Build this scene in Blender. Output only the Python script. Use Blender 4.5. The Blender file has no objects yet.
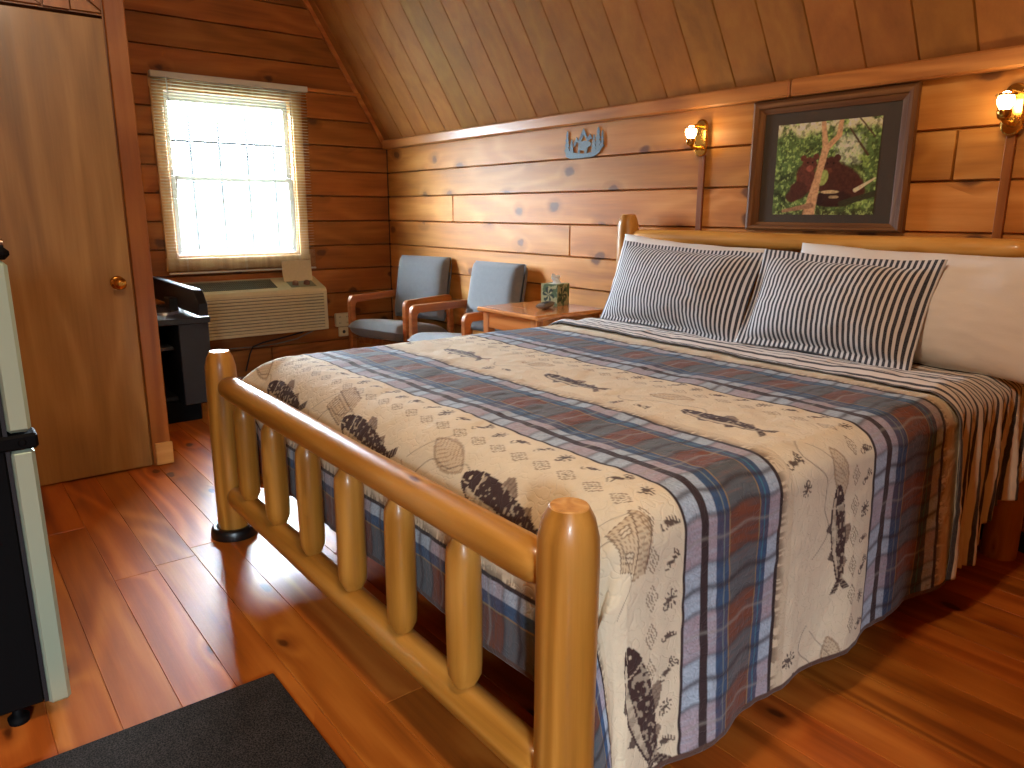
import bpy, math, random
import numpy as np
from mathutils import Vector, Matrix
PI = math.pi
random.seed(7)
RNG = np.random.RandomState(5)
scene = bpy.context.scene
COL = scene.collection

# ------------------------------------------------------------------ colour
def lin(c):
    return tuple(((v/255)/12.92 if v/255 <= .04045 else ((v/255+.055)/1.055)**2.4) for v in c)
def L4(c): return (*lin(c), 1)

# ------------------------------------------------------------------ node helpers
class NT:
    def __init__(s, name):
        s.m = bpy.data.materials.new(name); s.m.use_nodes = True
        s.t = s.m.node_tree; s.t.nodes.clear()
        s.out = s.n('ShaderNodeOutputMaterial')
    def n(s, typ, **kw):
        nd = s.t.nodes.new(typ)
        for k, v in kw.items(): setattr(nd, k, v)
        return nd
    def l(s, a, b): s.t.links.new(a, b)
    def val(s, sock, v):
        if hasattr(v, 'is_output'): s.l(v, sock)
        else: sock.default_value = v
    def math(s, op, a, b=0.0, c=None, clamp=False):
        nd = s.n('ShaderNodeMath', operation=op, use_clamp=clamp)
        s.val(nd.inputs[0], a); s.val(nd.inputs[1], b)
        if c is not None: s.val(nd.inputs[2], c)
        return nd.outputs[0]
    def vmath(s, op, a, b):
        nd = s.n('ShaderNodeVectorMath', operation=op)
        s.val(nd.inputs[0], a); s.val(nd.inputs[1], b)
        return nd.outputs[0]
    def mix(s, f, a, b, mode='MIX'):
        nd = s.n('ShaderNodeMix', data_type='RGBA', blend_type=mode)
        s.val(nd.inputs[0], f); s.val(nd.inputs[6], a); s.val(nd.inputs[7], b)
        return nd.outputs[2]
    def noise(s, vec, scale=1.0, detail=4.0, rough=.55, dist=0.0):
        nd = s.n('ShaderNodeTexNoise')
        s.l(vec, nd.inputs['Vector']); nd.inputs['Scale'].default_value = scale
        nd.inputs['Detail'].default_value = detail; nd.inputs['Roughness'].default_value = rough
        nd.inputs['Distortion'].default_value = dist
        return nd.outputs['Fac']
    def ramp(s, f, stops):
        nd = s.n('ShaderNodeValToRGB'); s.l(f, nd.inputs[0])
        e = nd.color_ramp.elements
        while len(e) < len(stops): e.new(.5)
        for el, (p, c) in zip(e, stops):
            el.position = p; el.color = c if len(c) == 4 else (*c, 1)
        return nd.outputs[0]
    def smooth(s, v, a, b):
        nd = s.n('ShaderNodeMapRange', interpolation_type='SMOOTHSTEP'); s.l(v, nd.inputs[0])
        nd.inputs[1].default_value = a; nd.inputs[2].default_value = b
        return nd.outputs[0]
    def bsdf(s, color, rough=.5, metal=0.0, coat=0.0, coat_rough=.1, spec=.5, sheen=0.0, normal=None, **kw):
        b = s.n('ShaderNodeBsdfPrincipled')
        s.val(b.inputs['Base Color'], color); s.val(b.inputs['Roughness'], rough)
        b.inputs['Metallic'].default_value = metal
        b.inputs['Coat Weight'].default_value = coat; b.inputs['Coat Roughness'].default_value = coat_rough
        b.inputs['Specular IOR Level'].default_value = spec
        b.inputs['Sheen Weight'].default_value = sheen
        if normal is not None: s.l(normal, b.inputs['Normal'])
        for k, v in kw.items(): s.val(b.inputs[k], v)
        s.l(b.outputs[0], s.out.inputs[0])
        return b
    def bump(s, h, strength=.3, dist=.01):
        nd = s.n('ShaderNodeBump'); s.l(h, nd.inputs['Height'])
        nd.inputs['Strength'].default_value = strength; nd.inputs['Distance'].default_value = dist
        return nd.outputs[0]
    def obj(s): return s.n('ShaderNodeTexCoord').outputs['Object']
    def attr(s, name): return s.n('ShaderNodeAttribute', attribute_name=name)
    def scalev(s, v, sc):
        nd = s.n('ShaderNodeMapping'); s.l(v, nd.inputs[0]); nd.inputs['Scale'].default_value = sc
        return nd.outputs[0]

def wood(name, dark, mid, light, axis='X', across=9.0, knot=1.0, knot_size=.16, rough=.35, coat=0.0, coat_rough=.15,
         tone_amt=.5, ring=1.0, bump=.15, knot_col=(52, 26, 14), spec=.5, along_knot=2.0, across_knot=6.5, flat=None, kprob=.45):
    """varnished timber: streaks and growth rings run along one local axis, with round knots"""
    m = NT(name)
    tone = m.attr('tone').outputs['Fac']
    rnd = m.n('ShaderNodeObjectInfo').outputs['Random']
    shift = m.n('ShaderNodeCombineXYZ')
    k = m.math('ADD', m.math('MULTIPLY', tone, 41.0), m.math('MULTIPLY', rnd, 17.0))
    for i, f in enumerate((1.0, .73, 1.31)): m.l(m.math('MULTIPLY', k, f), shift.inputs[i])
    co = m.vmath('ADD', m.obj(), shift.outputs[0])
    def sc(al, ac): return tuple(al if a == axis else ac for a in 'XYZ')
    wob = m.noise(m.scalev(co, sc(9.0, 16.0)), 1.0, 2.0)
    kv = m.n('ShaderNodeTexVoronoi')
    if flat:
        kv.voronoi_dimensions = '2D'
        sx = m.n('ShaderNodeSeparateXYZ'); m.l(m.scalev(co, sc(along_knot, across_knot)), sx.inputs[0])
        cb = m.n('ShaderNodeCombineXYZ'); keep = [i for i in range(3) if 'XYZ'[i] != flat]
        m.l(sx.outputs[keep[0]], cb.inputs[0]); m.l(sx.outputs[keep[1]], cb.inputs[1]); m.l(cb.outputs[0], kv.inputs['Vector'])
    else: m.l(m.scalev(co, sc(along_knot, across_knot)), kv.inputs['Vector'])
    kv.inputs['Scale'].default_value = 1.0
    kd = kv.outputs['Distance']
    krand = m.n('ShaderNodeSeparateColor'); m.l(kv.outputs['Color'], krand.inputs[0])
    kon = m.math('GREATER_THAN', krand.outputs[0], 1-kprob*knot) if knot > 0 else None
    ringc = m.math('MULTIPLY', m.noise(m.scalev(co, sc(.45, across*.32)), 1.0, 2.0, .45, .3), 58.0)
    if knot > 0:
        ringc = m.math('ADD', ringc, m.math('MULTIPLY', m.math('MULTIPLY', m.smooth(kd, .38, .0), kon), 5.0))
    ringv = m.math('MULTIPLY_ADD', m.math('SINE', ringc), .5, .5)
    fine = m.noise(m.scalev(co, sc(1.6, across*5)), 1.0, 4.0, .65)
    broad = m.noise(m.scalev(co, sc(.9, across)), 1.0, 5.0, .55, .4)
    f = m.math('ADD', m.math('ADD', m.math('MULTIPLY', broad, .62), m.math('MULTIPLY', m.math('POWER', ringv, 1.6), .2*ring)), m.math('MULTIPLY', fine, .32))
    c = m.ramp(f, [(.25, lin(dark)), (.52, lin(mid)), (.8, lin(light))])
    hs = m.n('ShaderNodeHueSaturation'); m.l(c, hs.inputs['Color'])
    m.l(m.math('MULTIPLY_ADD', m.math('SUBTRACT', tone, .5), tone_amt, 1.0), hs.inputs['Value'])
    m.l(m.math('MULTIPLY_ADD', m.math('SUBTRACT', tone, .5), -.010, .5), hs.inputs['Hue'])
    c = hs.outputs[0]
    if knot > 0:
        kk = m.math('MULTIPLY', m.smooth(m.math('ADD', kd, m.math('MULTIPLY', m.math('SUBTRACT', wob, .5), .22)), knot_size, knot_size*.45), kon)
        c = m.mix(m.math('MULTIPLY', kk, .85), c, L4(knot_col))
        halo = m.math('MULTIPLY', m.smooth(kd, knot_size*2.4, knot_size*.6), kon)
        c = m.mix(m.math('MULTIPLY', halo, .32), c, L4(dark))
    nrm = m.bump(m.math('ADD', fine, m.math('MULTIPLY', ringv, .4)), bump, .004)
    rv = m.math('MULTIPLY_ADD', fine, .14, rough-.07)
    m.bsdf(c, rv, coat=coat, coat_rough=coat_rough, normal=nrm, spec=spec)
    return m.m

def plain(name, col, rough=.5, metal=0.0, noise=0.0, nscale=60.0, bump=0.0, sheen=0.0, coat=0.0, spec=.5):
    m = NT(name)
    c = L4(col); nrm = None
    v = m.noise(m.obj(), nscale, 4.0)
    if noise: c = m.mix(v, L4([x*(1-noise) for x in col]), L4([min(255, x*(1+noise)) for x in col]))
    if bump: nrm = m.bump(v, bump, .003)
    m.bsdf(c, rough, metal, coat=coat, sheen=sheen, normal=nrm, spec=spec)
    return m.m

# ------------------------------------------------------------------ materials
M = {}
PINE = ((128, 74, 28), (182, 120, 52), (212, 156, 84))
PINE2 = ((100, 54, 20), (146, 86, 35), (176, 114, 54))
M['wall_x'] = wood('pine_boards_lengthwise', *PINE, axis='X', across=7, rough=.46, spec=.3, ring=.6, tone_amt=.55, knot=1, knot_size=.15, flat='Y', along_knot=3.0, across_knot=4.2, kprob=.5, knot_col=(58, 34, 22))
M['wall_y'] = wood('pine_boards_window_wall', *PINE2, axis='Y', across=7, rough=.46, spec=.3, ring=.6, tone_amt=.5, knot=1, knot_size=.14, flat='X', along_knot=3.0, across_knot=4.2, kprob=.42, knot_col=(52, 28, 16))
M['wall_z'] = wood('pine_boards_upright', *PINE2, axis='Z', across=7, rough=.4, tone_amt=.4, knot=.7)
M['ceil'] = wood('grooved_plywood_ceiling', (124, 78, 34), (152, 98, 44), (170, 116, 56), axis='Z', across=6, rough=.6, tone_amt=.14, knot=.1, knot_size=.06, ring=.45, spec=.25)
M['trim_x'] = wood('pine_trim', (140, 84, 40), (178, 116, 58), (200, 140, 76), axis='X', across=9, rough=.35, coat=.2, tone_amt=.3, knot=.7)
M['trim_y'] = wood('pine_trim_sloped', (130, 70, 30), (172, 104, 48), (196, 130, 66), axis='Y', across=9, rough=.35, tone_amt=.3, knot=.4)
M['trim_z'] = wood('pine_trim_upright', (106, 56, 18), (140, 78, 27), (162, 100, 40), axis='Z', across=9, rough=.38, tone_amt=.3, knot=.9, knot_size=.12, along_knot=2.4, across_knot=8)
M['casing'] = wood('pale_window_pine', (150, 106, 62), (186, 142, 92), (208, 168, 118), axis='Z', across=10, rough=.4, knot=0)
M['block'] = wood('pale_pine_block', (170, 112, 54), (196, 140, 72), (212, 160, 92), axis='Y', across=12, rough=.5, knot=0)
M['door'] = wood('lauan_door_veneer', (112, 78, 34), (152, 110, 54), (178, 136, 74), axis='Z', across=7, rough=.42, coat=.1, knot=0, ring=.8, bump=.08)
M['floor'] = wood('red_pine_floor_varnish', (106, 50, 17), (164, 86, 28), (194, 114, 44), axis='X', across=8, rough=.36, ring=1.0, spec=.15, coat=.04, coat_rough=.2, tone_amt=.35, knot=1, knot_size=.10, flat='Z', along_knot=2.6, across_knot=5, kprob=.3, bump=.1, knot_col=(40, 18, 10))
LOG = ((116, 72, 22), (168, 114, 42), (194, 140, 64))
for a in 'XYZ':
    M['log_'+a] = wood('varnished_log_'+a, *LOG, axis=a, across=11, rough=.36, coat=.18, coat_rough=.12, ring=1.1, spec=.35, tone_amt=0, knot=.75, knot_size=.1, along_knot=4, across_knot=14, knot_col=(84, 40, 16), bump=.08)
M['loglight'] = wood('pale_headboard_log', (156, 102, 40), (212, 156, 76), (230, 182, 108), axis='X', across=11, rough=.36, coat=.15, coat_rough=.12, ring=.8, spec=.35, tone_amt=0, knot=.75, knot_size=.1, along_knot=4, across_knot=14, knot_col=(96, 50, 22), bump=.08)  # paler log tones, used on the headboard rails only
M['logend'] = wood('pale_log_end', (176, 118, 56), (206, 152, 84), (222, 176, 110), axis='Z', across=30, rough=.4, coat=.3, knot=0)
M['chairwood_y'] = wood('oak_chair_arm', (116, 62, 26), (150, 86, 40), (172, 106, 54), axis='Y', across=18, rough=.33, knot=0, coat=.2)
M['table_x'] = wood('pine_tabletop', (150, 84, 36), (190, 116, 56), (212, 142, 80), axis='X', across=9, rough=.25, coat=.5, knot=.5, knot_size=.1)
M['table_z'] = wood('pine_table_leg', (140, 78, 34), (180, 108, 52), (200, 132, 72), axis='Z', across=14, rough=.3, knot=0)
M['frame_x'] = wood('walnut_picture_frame', (70, 42, 22), (106, 68, 34), (132, 90, 48), axis='X', across=24, rough=.5, knot=0, spec=.25)
M['frame_z'] = wood('walnut_picture_frame_upright', (70, 42, 22), (106, 68, 34), (132, 90, 48), axis='Z', across=24, rough=.5, knot=0, spec=.25)
M['dark_gap'] = plain('dark_gap', (30, 16, 9), .9)
M['plaster'] = plain('painted_board', (150, 120, 86), .7)
M['black'] = plain('black_enamel', (5, 5, 6), .65, noise=.1, spec=.1)
M['blackmatte'] = plain('black_laminate', (20, 22, 27), .5, noise=.15)
M['tvblack'] = plain('black_tv_plastic', (15, 16, 19), .5, spec=.3)
M['steel'] = plain('brushed_steel_trim', (178, 196, 172), .38, .55)
M['chrome'] = plain('chrome', (200, 200, 196), .15, 1.0)
M['brass'] = plain('polished_brass', (206, 160, 78), .2, 1.0)
M['acbody'] = plain('aged_cream_plastic', (196, 186, 150), .5, noise=.05)
M['acdark'] = plain('grey_grille_plastic', (120, 122, 104), .55)
M['acgap'] = plain('dark_grille_recess', (52, 50, 40), .8)
M['white'] = plain('white_cotton', (228, 228, 226), .85, bump=.15, nscale=160, sheen=.2)
M['boxspring'] = plain('white_ticking', (206, 204, 200), .85, bump=.1)
M['outlet'] = plain('ivory_plastic', (206, 192, 150), .4)
M['slat'] = plain('white_blind_slat', (196, 196, 184), .45)
M['vinyl'] = plain('white_sash_vinyl', (206, 210, 212), .4)
M['iron'] = plain('dark_painted_iron', (24, 30, 36), .7)
M['metalart'] = plain('blue_grey_steel', (84, 98, 108), .5, .2, noise=.35, nscale=120)
M['greyplastic'] = plain('grey_phone_plastic', (112, 108, 104), .4)
M['darkplastic'] = plain('dark_key_plastic', (46, 46, 48), .5)
M['tissue'] = plain('white_tissue', (236, 236, 234), .9)
M['mat'] = plain('charcoal_mount_board', (66, 60, 50), .7)
M['cordwhite'] = plain('grey_cord', (128, 118, 100), .5)
M['cordblack'] = plain('black_cord', (20, 18, 18), .5)
M['redknob'] = plain('dark_red_knob', (120, 84, 66), .5)
M['grass'] = plain('lawn', (112, 118, 96), .9, noise=.3, nscale=3)
def fabric(name, c1, c2, scale=420):
    m = NT(name); v = m.noise(m.obj(), scale, 3.0); w = m.noise(m.obj(), 35, 3.0)
    c = m.mix(m.math('ADD', m.math('MULTIPLY', v, .7), m.math('MULTIPLY', w, .3)), L4(c1), L4(c2))
    m.bsdf(c, .9, sheen=.25, normal=m.bump(v, .4, .002), spec=.2); return m.m
M['chairfab'] = fabric('grey_tweed', (84, 88, 92), (126, 128, 130))
def rugmat():
    m = NT('charcoal_ribbed_mat'); v = m.noise(m.obj(), 260, 4.0, .7); w = m.noise(m.obj(), 20, 3.0)
    c = m.mix(m.math('MULTIPLY', m.smooth(v, .35, .7), m.math('ADD', w, .3)), L4((10, 9, 9)), L4((86, 77, 70)))
    m.bsdf(c, .95, normal=m.bump(v, 1.0, .006), spec=.15); return m.m
M['rug'] = rugmat()
def stripe(name, period, dark_frac, c_dark, c_light, chan=0, wrinkle=.25):
    m = NT(name)
    uv = m.n('ShaderNodeUVMap', uv_map='uv').outputs[0]
    sp = m.n('ShaderNodeSeparateXYZ'); m.l(uv, sp.inputs[0])
    x = sp.outputs[chan]
    fr = m.math('FRACT', m.math('DIVIDE', x, period))
    tri = m.math('ABSOLUTE', m.math('SUBTRACT', fr, .5))
    mask = m.smooth(tri, dark_frac/2+.03, dark_frac/2-.03)
    v = m.noise(m.obj(), 300, 3.0)
    c = m.mix(m.math('MULTIPLY', mask, m.math('MULTIPLY_ADD', v, .3, .8), clamp=True), L4(c_light), L4(c_dark))
    m.bsdf(c, .85, sheen=.15, normal=m.bump(v, .25, .002), spec=.25); return m.m
M['sham'] = stripe('navy_ticking_stripe', .0205, .52, (34, 38, 52), (214, 216, 220))
M['sheet'] = stripe('navy_striped_sheet', .024, .36, (40, 42, 54), (212, 206, 200), chan=1)
def painted(name, bump_kind=None, rough=.85, coat=0.0):
    m = NT(name); c = m.attr('col').outputs['Color']; nrm = None
    if bump_kind == 'quilt':
        co = m.obj()
        n1 = m.noise(co, 34, 1.0, .5, .4)
        g = m.math('ABSOLUTE', m.math('SUBTRACT', n1, .5))
        stitch = m.smooth(g, .0, .06)
        weave = m.noise(co, 420, 2.0)
        pk = m.noise(co, 60, 3.0)
        h = m.math('ADD', m.math('ADD', m.math('MULTIPLY', stitch, .8), m.math('MULTIPLY', pk, .7)), m.math('MULTIPLY', weave, .12))
        nrm = m.bump(h, .32, .006)
        c = m.mix(m.math('MULTIPLY_ADD', weave, .3, .0), c, m.mix(.3, c, L4((30, 28, 26))))
    m.bsdf(c, rough, coat=coat, normal=nrm, spec=.3, sheen=.1 if bump_kind else 0); return m.m
M['quilt'] = painted('printed_quilt', 'quilt')
M['print'] = painted('photo_print', None, .4)
M['tissuebox'] = painted('printed_card', None, .5)
M['binding'] = plain('brown_quilt_binding', (86, 62, 50), .9)
def glass(name):
    m = NT(name); tr = m.n('ShaderNodeBsdfTransparent'); gl = m.n('ShaderNodeBsdfGlossy'); gl.inputs['Roughness'].default_value = .02
    fr = m.n('ShaderNodeLayerWeight'); fac = m.math('MULTIPLY_ADD', m.math('POWER', fr.outputs['Facing'], 5.0), .96, .03)
    mx = m.n('ShaderNodeMixShader'); m.l(fac, mx.inputs[0]); m.l(tr.outputs[0], mx.inputs[1]); m.l(gl.outputs[0], mx.inputs[2])
    m.l(mx.outputs[0], m.out.inputs[0]); return m.m
M['glass'] = glass('clear_glass')
def emit(name, col, s):
    m = NT(name); e = m.n('ShaderNodeEmission'); e.inputs[0].default_value = (*col, 1); e.inputs[1].default_value = s
    m.l(e.outputs[0], m.out.inputs[0]); return m.m
M['bulb'] = emit('lit_bulb', (1.0, .70, .36), 50.0)

# ------------------------------------------------------------------ mesh builder
class MB:
    def __init__(s): s.v = []; s.f = []; s.tone = []; s.mi = []; s.sm = []; s.uv = None
    def add(s, vs, fs, tone=.5, mi=0, smooth=False):
        b = len(s.v); s.v += [tuple(v) for v in vs]
        for f in fs:
            s.f.append(tuple(i+b for i in f)); s.tone.append(tone); s.mi.append(mi); s.sm.append(smooth)
        return s
    def box(s, x0, x1, y0, y1, z0, z1, bev=0.0, tone=.5, mi=0, mat=None):
        if bev <= 0:
            vs = [(x, y, z) for x in (x0, x1) for y in (y0, y1) for z in (z0, z1)]
            fs = [(0, 1, 3, 2), (4, 6, 7, 5), (0, 4, 5, 1), (2, 3, 7, 6), (0, 2, 6, 4), (1, 5, 7, 3)]
        else:
            b = min(bev, (x1-x0)*.49, (y1-y0)*.49, (z1-z0)*.49)
            vs = []; idx = {}
            X = (x0, x1); Y = (y0, y1); Z = (z0, z1); sg = (1, -1)
            for i in (0, 1):
                for j in (0, 1):
                    for k in (0, 1):
                        for ax in range(3):
                            p = [X[i]+sg[i]*b, Y[j]+sg[j]*b, Z[k]+sg[k]*b]
                            p[ax] = (X[i], Y[j], Z[k])[ax]
                            idx[(i, j, k, ax)] = len(vs); vs.append(tuple(p))
            I = idx; fs = []
            for i in (0, 1):
                q = [I[(i, 0, 0, 0)], I[(i, 1, 0, 0)], I[(i, 1, 1, 0)], I[(i, 0, 1, 0)]]; fs.append(q if i else q[::-1])
                q = [I[(0, i, 0, 1)], I[(1, i, 0, 1)], I[(1, i, 1, 1)], I[(0, i, 1, 1)]]; fs.append(q[::-1] if i else q)
                q = [I[(0, 0, i, 2)], I[(1, 0, i, 2)], I[(1, 1, i, 2)], I[(0, 1, i, 2)]]; fs.append(q if i else q[::-1])
            for a, b2 in ((0, 1), (1, 1), (0, 0), (1, 0)):
                fs.append([I[(a, b2, 0, 0)], I[(a, b2, 0, 1)], I[(a, b2, 1, 1)], I[(a, b2, 1, 0)]])
                fs.append([I[(a, 0, b2, 0)], I[(a, 0, b2, 2)], I[(a, 1, b2, 2)], I[(a, 1, b2, 0)]])
                fs.append([I[(0, a, b2, 1)], I[(0, a, b2, 2)], I[(1, a, b2, 2)], I[(1, a, b2, 1)]])
            for i in (0, 1):
                for j in (0, 1):
                    for k in (0, 1): fs.append([I[(i, j, k, 0)], I[(i, j, k, 1)], I[(i, j, k, 2)]])
        if mat is not None: vs = [tuple(mat @ Vector(v)) for v in vs]
        return s.add(vs, fs, tone, mi)
    def lathe(s, p0, p1, prof, n=20, wob=0.0, tone=.5, mi=0, smooth=True, seed=0, cap=True):
        """prof: list of (fraction along p0->p1, radius)"""
        p0 = Vector(p0); p1 = Vector(p1); d = (p1-p0); L = d.length; d.normalize()
        a = d.orthogonal().normalized(); b = d.cross(a)
        rr = random.Random(seed*7919+13)
        ph = [rr.uniform(0, 6.28) for _ in range(6)]
        vs = []; fs = []
        for (t, r) in prof:
            c = p0+d*(L*t)
            for k in range(n):
                th = 2*PI*k/n
                q = r*(1+wob*(math.sin(2*th+ph[0]+t*3)*.5+math.sin(3*th+ph[1]-t*5)*.35+math.sin(t*9+ph[2])*.6))
                vs.append(c+a*(q*math.cos(th))+b*(q*math.sin(th)))
        m = len(prof)
        for i in range(m-1):
            for k in range(n):
                k2 = (k+1) % n
                fs.append((i*n+k, i*n+k2, (i+1)*n+k2, (i+1)*n+k))
        s.add(vs, fs, tone, mi, smooth)
        if cap:
            s.add(vs[:n], [tuple(range(n))[::-1]], tone, mi); s.add(vs[-n:], [tuple(range(n))], tone, mi)
        return s
    def tube(s, pts, r, n=8, tone=.5, mi=0):
        pts = [Vector(p) for p in pts]; vs = []; fs = []
        up = None
        for i, p in enumerate(pts):
            d = (pts[min(i+1, len(pts)-1)]-pts[max(i-1, 0)]).normalized()
            if up is None: up = d.orthogonal().normalized()
            up = (up-d*up.dot(d)).normalized(); b = d.cross(up)
            for k in range(n):
                th = 2*PI*k/n; vs.append(p+up*(r*math.cos(th))+b*(r*math.sin(th)))
        for i in range(len(pts)-1):
            for k in range(n):
                k2 = (k+1) % n; fs.append((i*n+k, i*n+k2, (i+1)*n+k2, (i+1)*n+k))
        s.add(vs, fs, tone, mi, True)
        s.add(vs[:n], [tuple(range(n))[::-1]], tone, mi); s.add(vs[-n:], [tuple(range(n))], tone, mi)
        return s
    def prism(s, poly, fn, d0, d1, tone=.5, mi=0, bev=0.0):
        """poly 2-D outline (counter-clockwise), fn(u,v,d)->xyz"""
        n = len(poly)
        vs = [fn(u, v, d0) for u, v in poly]+[fn(u, v, d1) for u, v in poly]
        fs = [tuple(range(n))[::-1], tuple(range(n, 2*n))]+[(i, (i+1) % n, n+(i+1) % n, n+i) for i in range(n)]
        return s.add(vs, fs, tone, mi)
    def grid(s, P, tone=.5, mi=0, smooth=True, flip=False, closed=False):
        """P: array (n,m,3)"""
        n, m = P.shape[:2]; b = len(s.v)
        s.v += [tuple(p) for p in P.reshape(-1, 3)]
        for i in range(n-1):
            for j in range(m-1):
                f = (b+i*m+j, b+i*m+j+1, b+(i+1)*m+j+1, b+(i+1)*m+j)
                s.f.append(f[::-1] if flip else f); s.tone.append(tone); s.mi.append(mi); s.sm.append(smooth)
        return s
    def build(s, name, mats, parent=None, origin=None, bevel=0.0, subsurf=0, fix=True):
        if not isinstance(mats, (list, tuple)): mats = [mats]
        V = np.array([tuple(v) for v in s.v], dtype=float)
        if parent is not None:
            off = np.array(world_of(parent))
        else:
            off = np.array(origin) if origin is not None else np.array([0., 0., 0.])
        me = bpy.data.meshes.new(name)
        me.from_pydata((V-off).tolist(), [], s.f)
        for m in mats: me.materials.append(m)
        me.polygons.foreach_set('material_index', s.mi)
        me.polygons.foreach_set('use_smooth', s.sm)
        at = me.attributes.new('tone', 'FLOAT', 'FACE'); at.data.foreach_set('value', [float(t) for t in s.tone])
        if s.uv is not None:
            ul = me.uv_layers.new(name='uv'); li = np.zeros(len(me.loops), dtype=np.int32); me.loops.foreach_get('vertex_index', li)
            ul.data.foreach_set('uv', np.array(s.uv)[li].astype(np.float32).ravel())
        me.update()
        o = bpy.data.objects.new(name, me); COL.objects.link(o)
        if fix:
            import bmesh
            bm = bmesh.new(); bm.from_mesh(me); bmesh.ops.recalc_face_normals(bm, faces=bm.faces[:]); bm.to_mesh(me); bm.free()
        if parent is not None: o.parent = parent
        else: o.location = off
        if bevel:
            b = o.modifiers.new('b', 'BEVEL'); b.width = bevel; b.segments = 2; b.limit_method = 'ANGLE'; b.angle_limit = .6
        if subsurf:
            b = o.modifiers.new('s', 'SUBSURF'); b.levels = subsurf; b.render_levels = subsurf
        return o
def world_of(o):
    v = Vector((0, 0, 0))
    while o is not None: v = v+o.location; o = o.parent
    return v
def tag(o, label, cat, group=None, kind=None):
    o['label'] = label; o['category'] = cat
    if group: o['group'] = group
    if kind: o['kind'] = kind
    return o
def thing(name, loc, label, cat, group=None):
    o = bpy.data.objects.new(name, None); COL.objects.link(o); o.location = loc; o.empty_display_size = .1
    return tag(o, label, cat, group)
def struct(o, label=None, cat=None):
    o['kind'] = 'structure'
    if label: o['label'] = label
    if cat: o['category'] = cat
    return o

# ------------------------------------------------------------------ camera
CAM = Vector((0, 0, 1.227))
cd = bpy.data.cameras.new('camera'); cam = bpy.data.objects.new('camera', cd); COL.objects.link(cam)
cd.sensor_width = 36; cd.lens = 740.6*36/1024; cd.clip_start = .02
yaw, tilt, roll = (math.radians(a) for a in (51.83, 76.93, .17))
R3 = Matrix.Rotation(yaw, 3, 'Z') @ Matrix.Rotation(tilt, 3, 'X') @ Matrix.Rotation(roll, 3, 'Z')
cam.matrix_world = Matrix.Translation(CAM) @ R3.to_4x4()
scene.camera = cam

# ------------------------------------------------------------------ room shell
XW, YW = -5.57, 3.08           # window wall, headboard wall
SLZ, SLY = 1.75, 3.08          # where the sloped ceiling springs
SL = .96/.61                   # its steepness
ZT = 3.35                      # flat ceiling
YT = SLY-(ZT-SLZ)/SL
XR, YF = 2.2, -2.4

def plank_face(mb, quad, nrm, g=.006, dep=.010, tone=.5):
    """one board: quad of 4 points counter-clockwise seen from the room, edges eased back into the wall"""
    q = [Vector(p) for p in quad]; n = Vector(nrm)
    c = sum(q, Vector())/4
    inn = []
    for i in range(4):
        a = (q[(i+1) % 4]-q[i]).normalized(); b = (q[i-1]-q[i]).normalized()
        inn.append(q[i]+a*g+b*g)
    vs = [p-n*dep for p in q]+inn
    fs = [(4, 5, 6, 7)]+[(i, (i+1) % 4, 4+(i+1) % 4, 4+i) for i in range(4)]
    mb.add(vs, fs, tone)

# floor: boards run along X
mb = MB(); W = .1365; y = .361-W*22; k = 0
rf = random.Random(11)
while y < YW:
    x = XW-rf.uniform(0, 1.5)
    while x < XR:
        Lb = rf.uniform(1.0, 2.6)
        x0, x1 = max(x, XW), min(x+Lb, XR); y0, y1 = max(y, YF), min(y+W, YW)
        if x1-x0 > .02 and y1-y0 > .01:
            plank_face(mb, [(x0, y0, 0), (x1, y0, 0), (x1, y1, 0), (x0, y1, 0)], (0, 0, 1), .0016, .0022, rf.random())
        x += Lb
    y += W
mb.box(XW-.1, XR+.1, YF-.1, YW+.1, -.08, -.0024, tone=0)
struct(mb.build('floor', M['floor'], fix=False), 'glossy red-brown pine board floor', 'floor')

# headboard wall: boards along X
ROWS = [0, .21, .40, .59, .78, .965, 1.155, 1.345, 1.533, 1.722, 1.91, 2.10, 2.29, 2.48, 2.67, 2.86, 3.05, 3.24, 3.43]
rw = random.Random(3)
WT = {0: .5, 1: .4, 2: .45, 3: .5, 4: .45, 5: .62, 6: .72, 7: .38, 8: .66}
mb = MB()
JO = {5: [-3.36], 6: [-4.62], 7: [-1.25], 4: [-2.4], 2: [-3.1], 8: [-.8], 1: [-4.4], 3: [-1.2]}
for i in range(9):
    xs = [XW]+JO.get(i, [])+[XR]
    for a, b in zip(xs, xs[1:]):
        t = min(1, max(0, WT[i]+rw.uniform(-.14, .14)))
        plank_face(mb, [(a, YW, ROWS[i]), (b, YW, ROWS[i]), (b, YW, ROWS[i+1]), (a, YW, ROWS[i+1])], (0, -1, 0), .006, .022, t)
mb.box(XW-.12, XR+.1, YW+.021, YW+.1, 0, 1.9, mi=1)
struct(mb.build('wall_back', [M['wall_x'], M['dark_gap']], fix=False), 'honey pine board wall behind the log headboard', 'wall')

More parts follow.
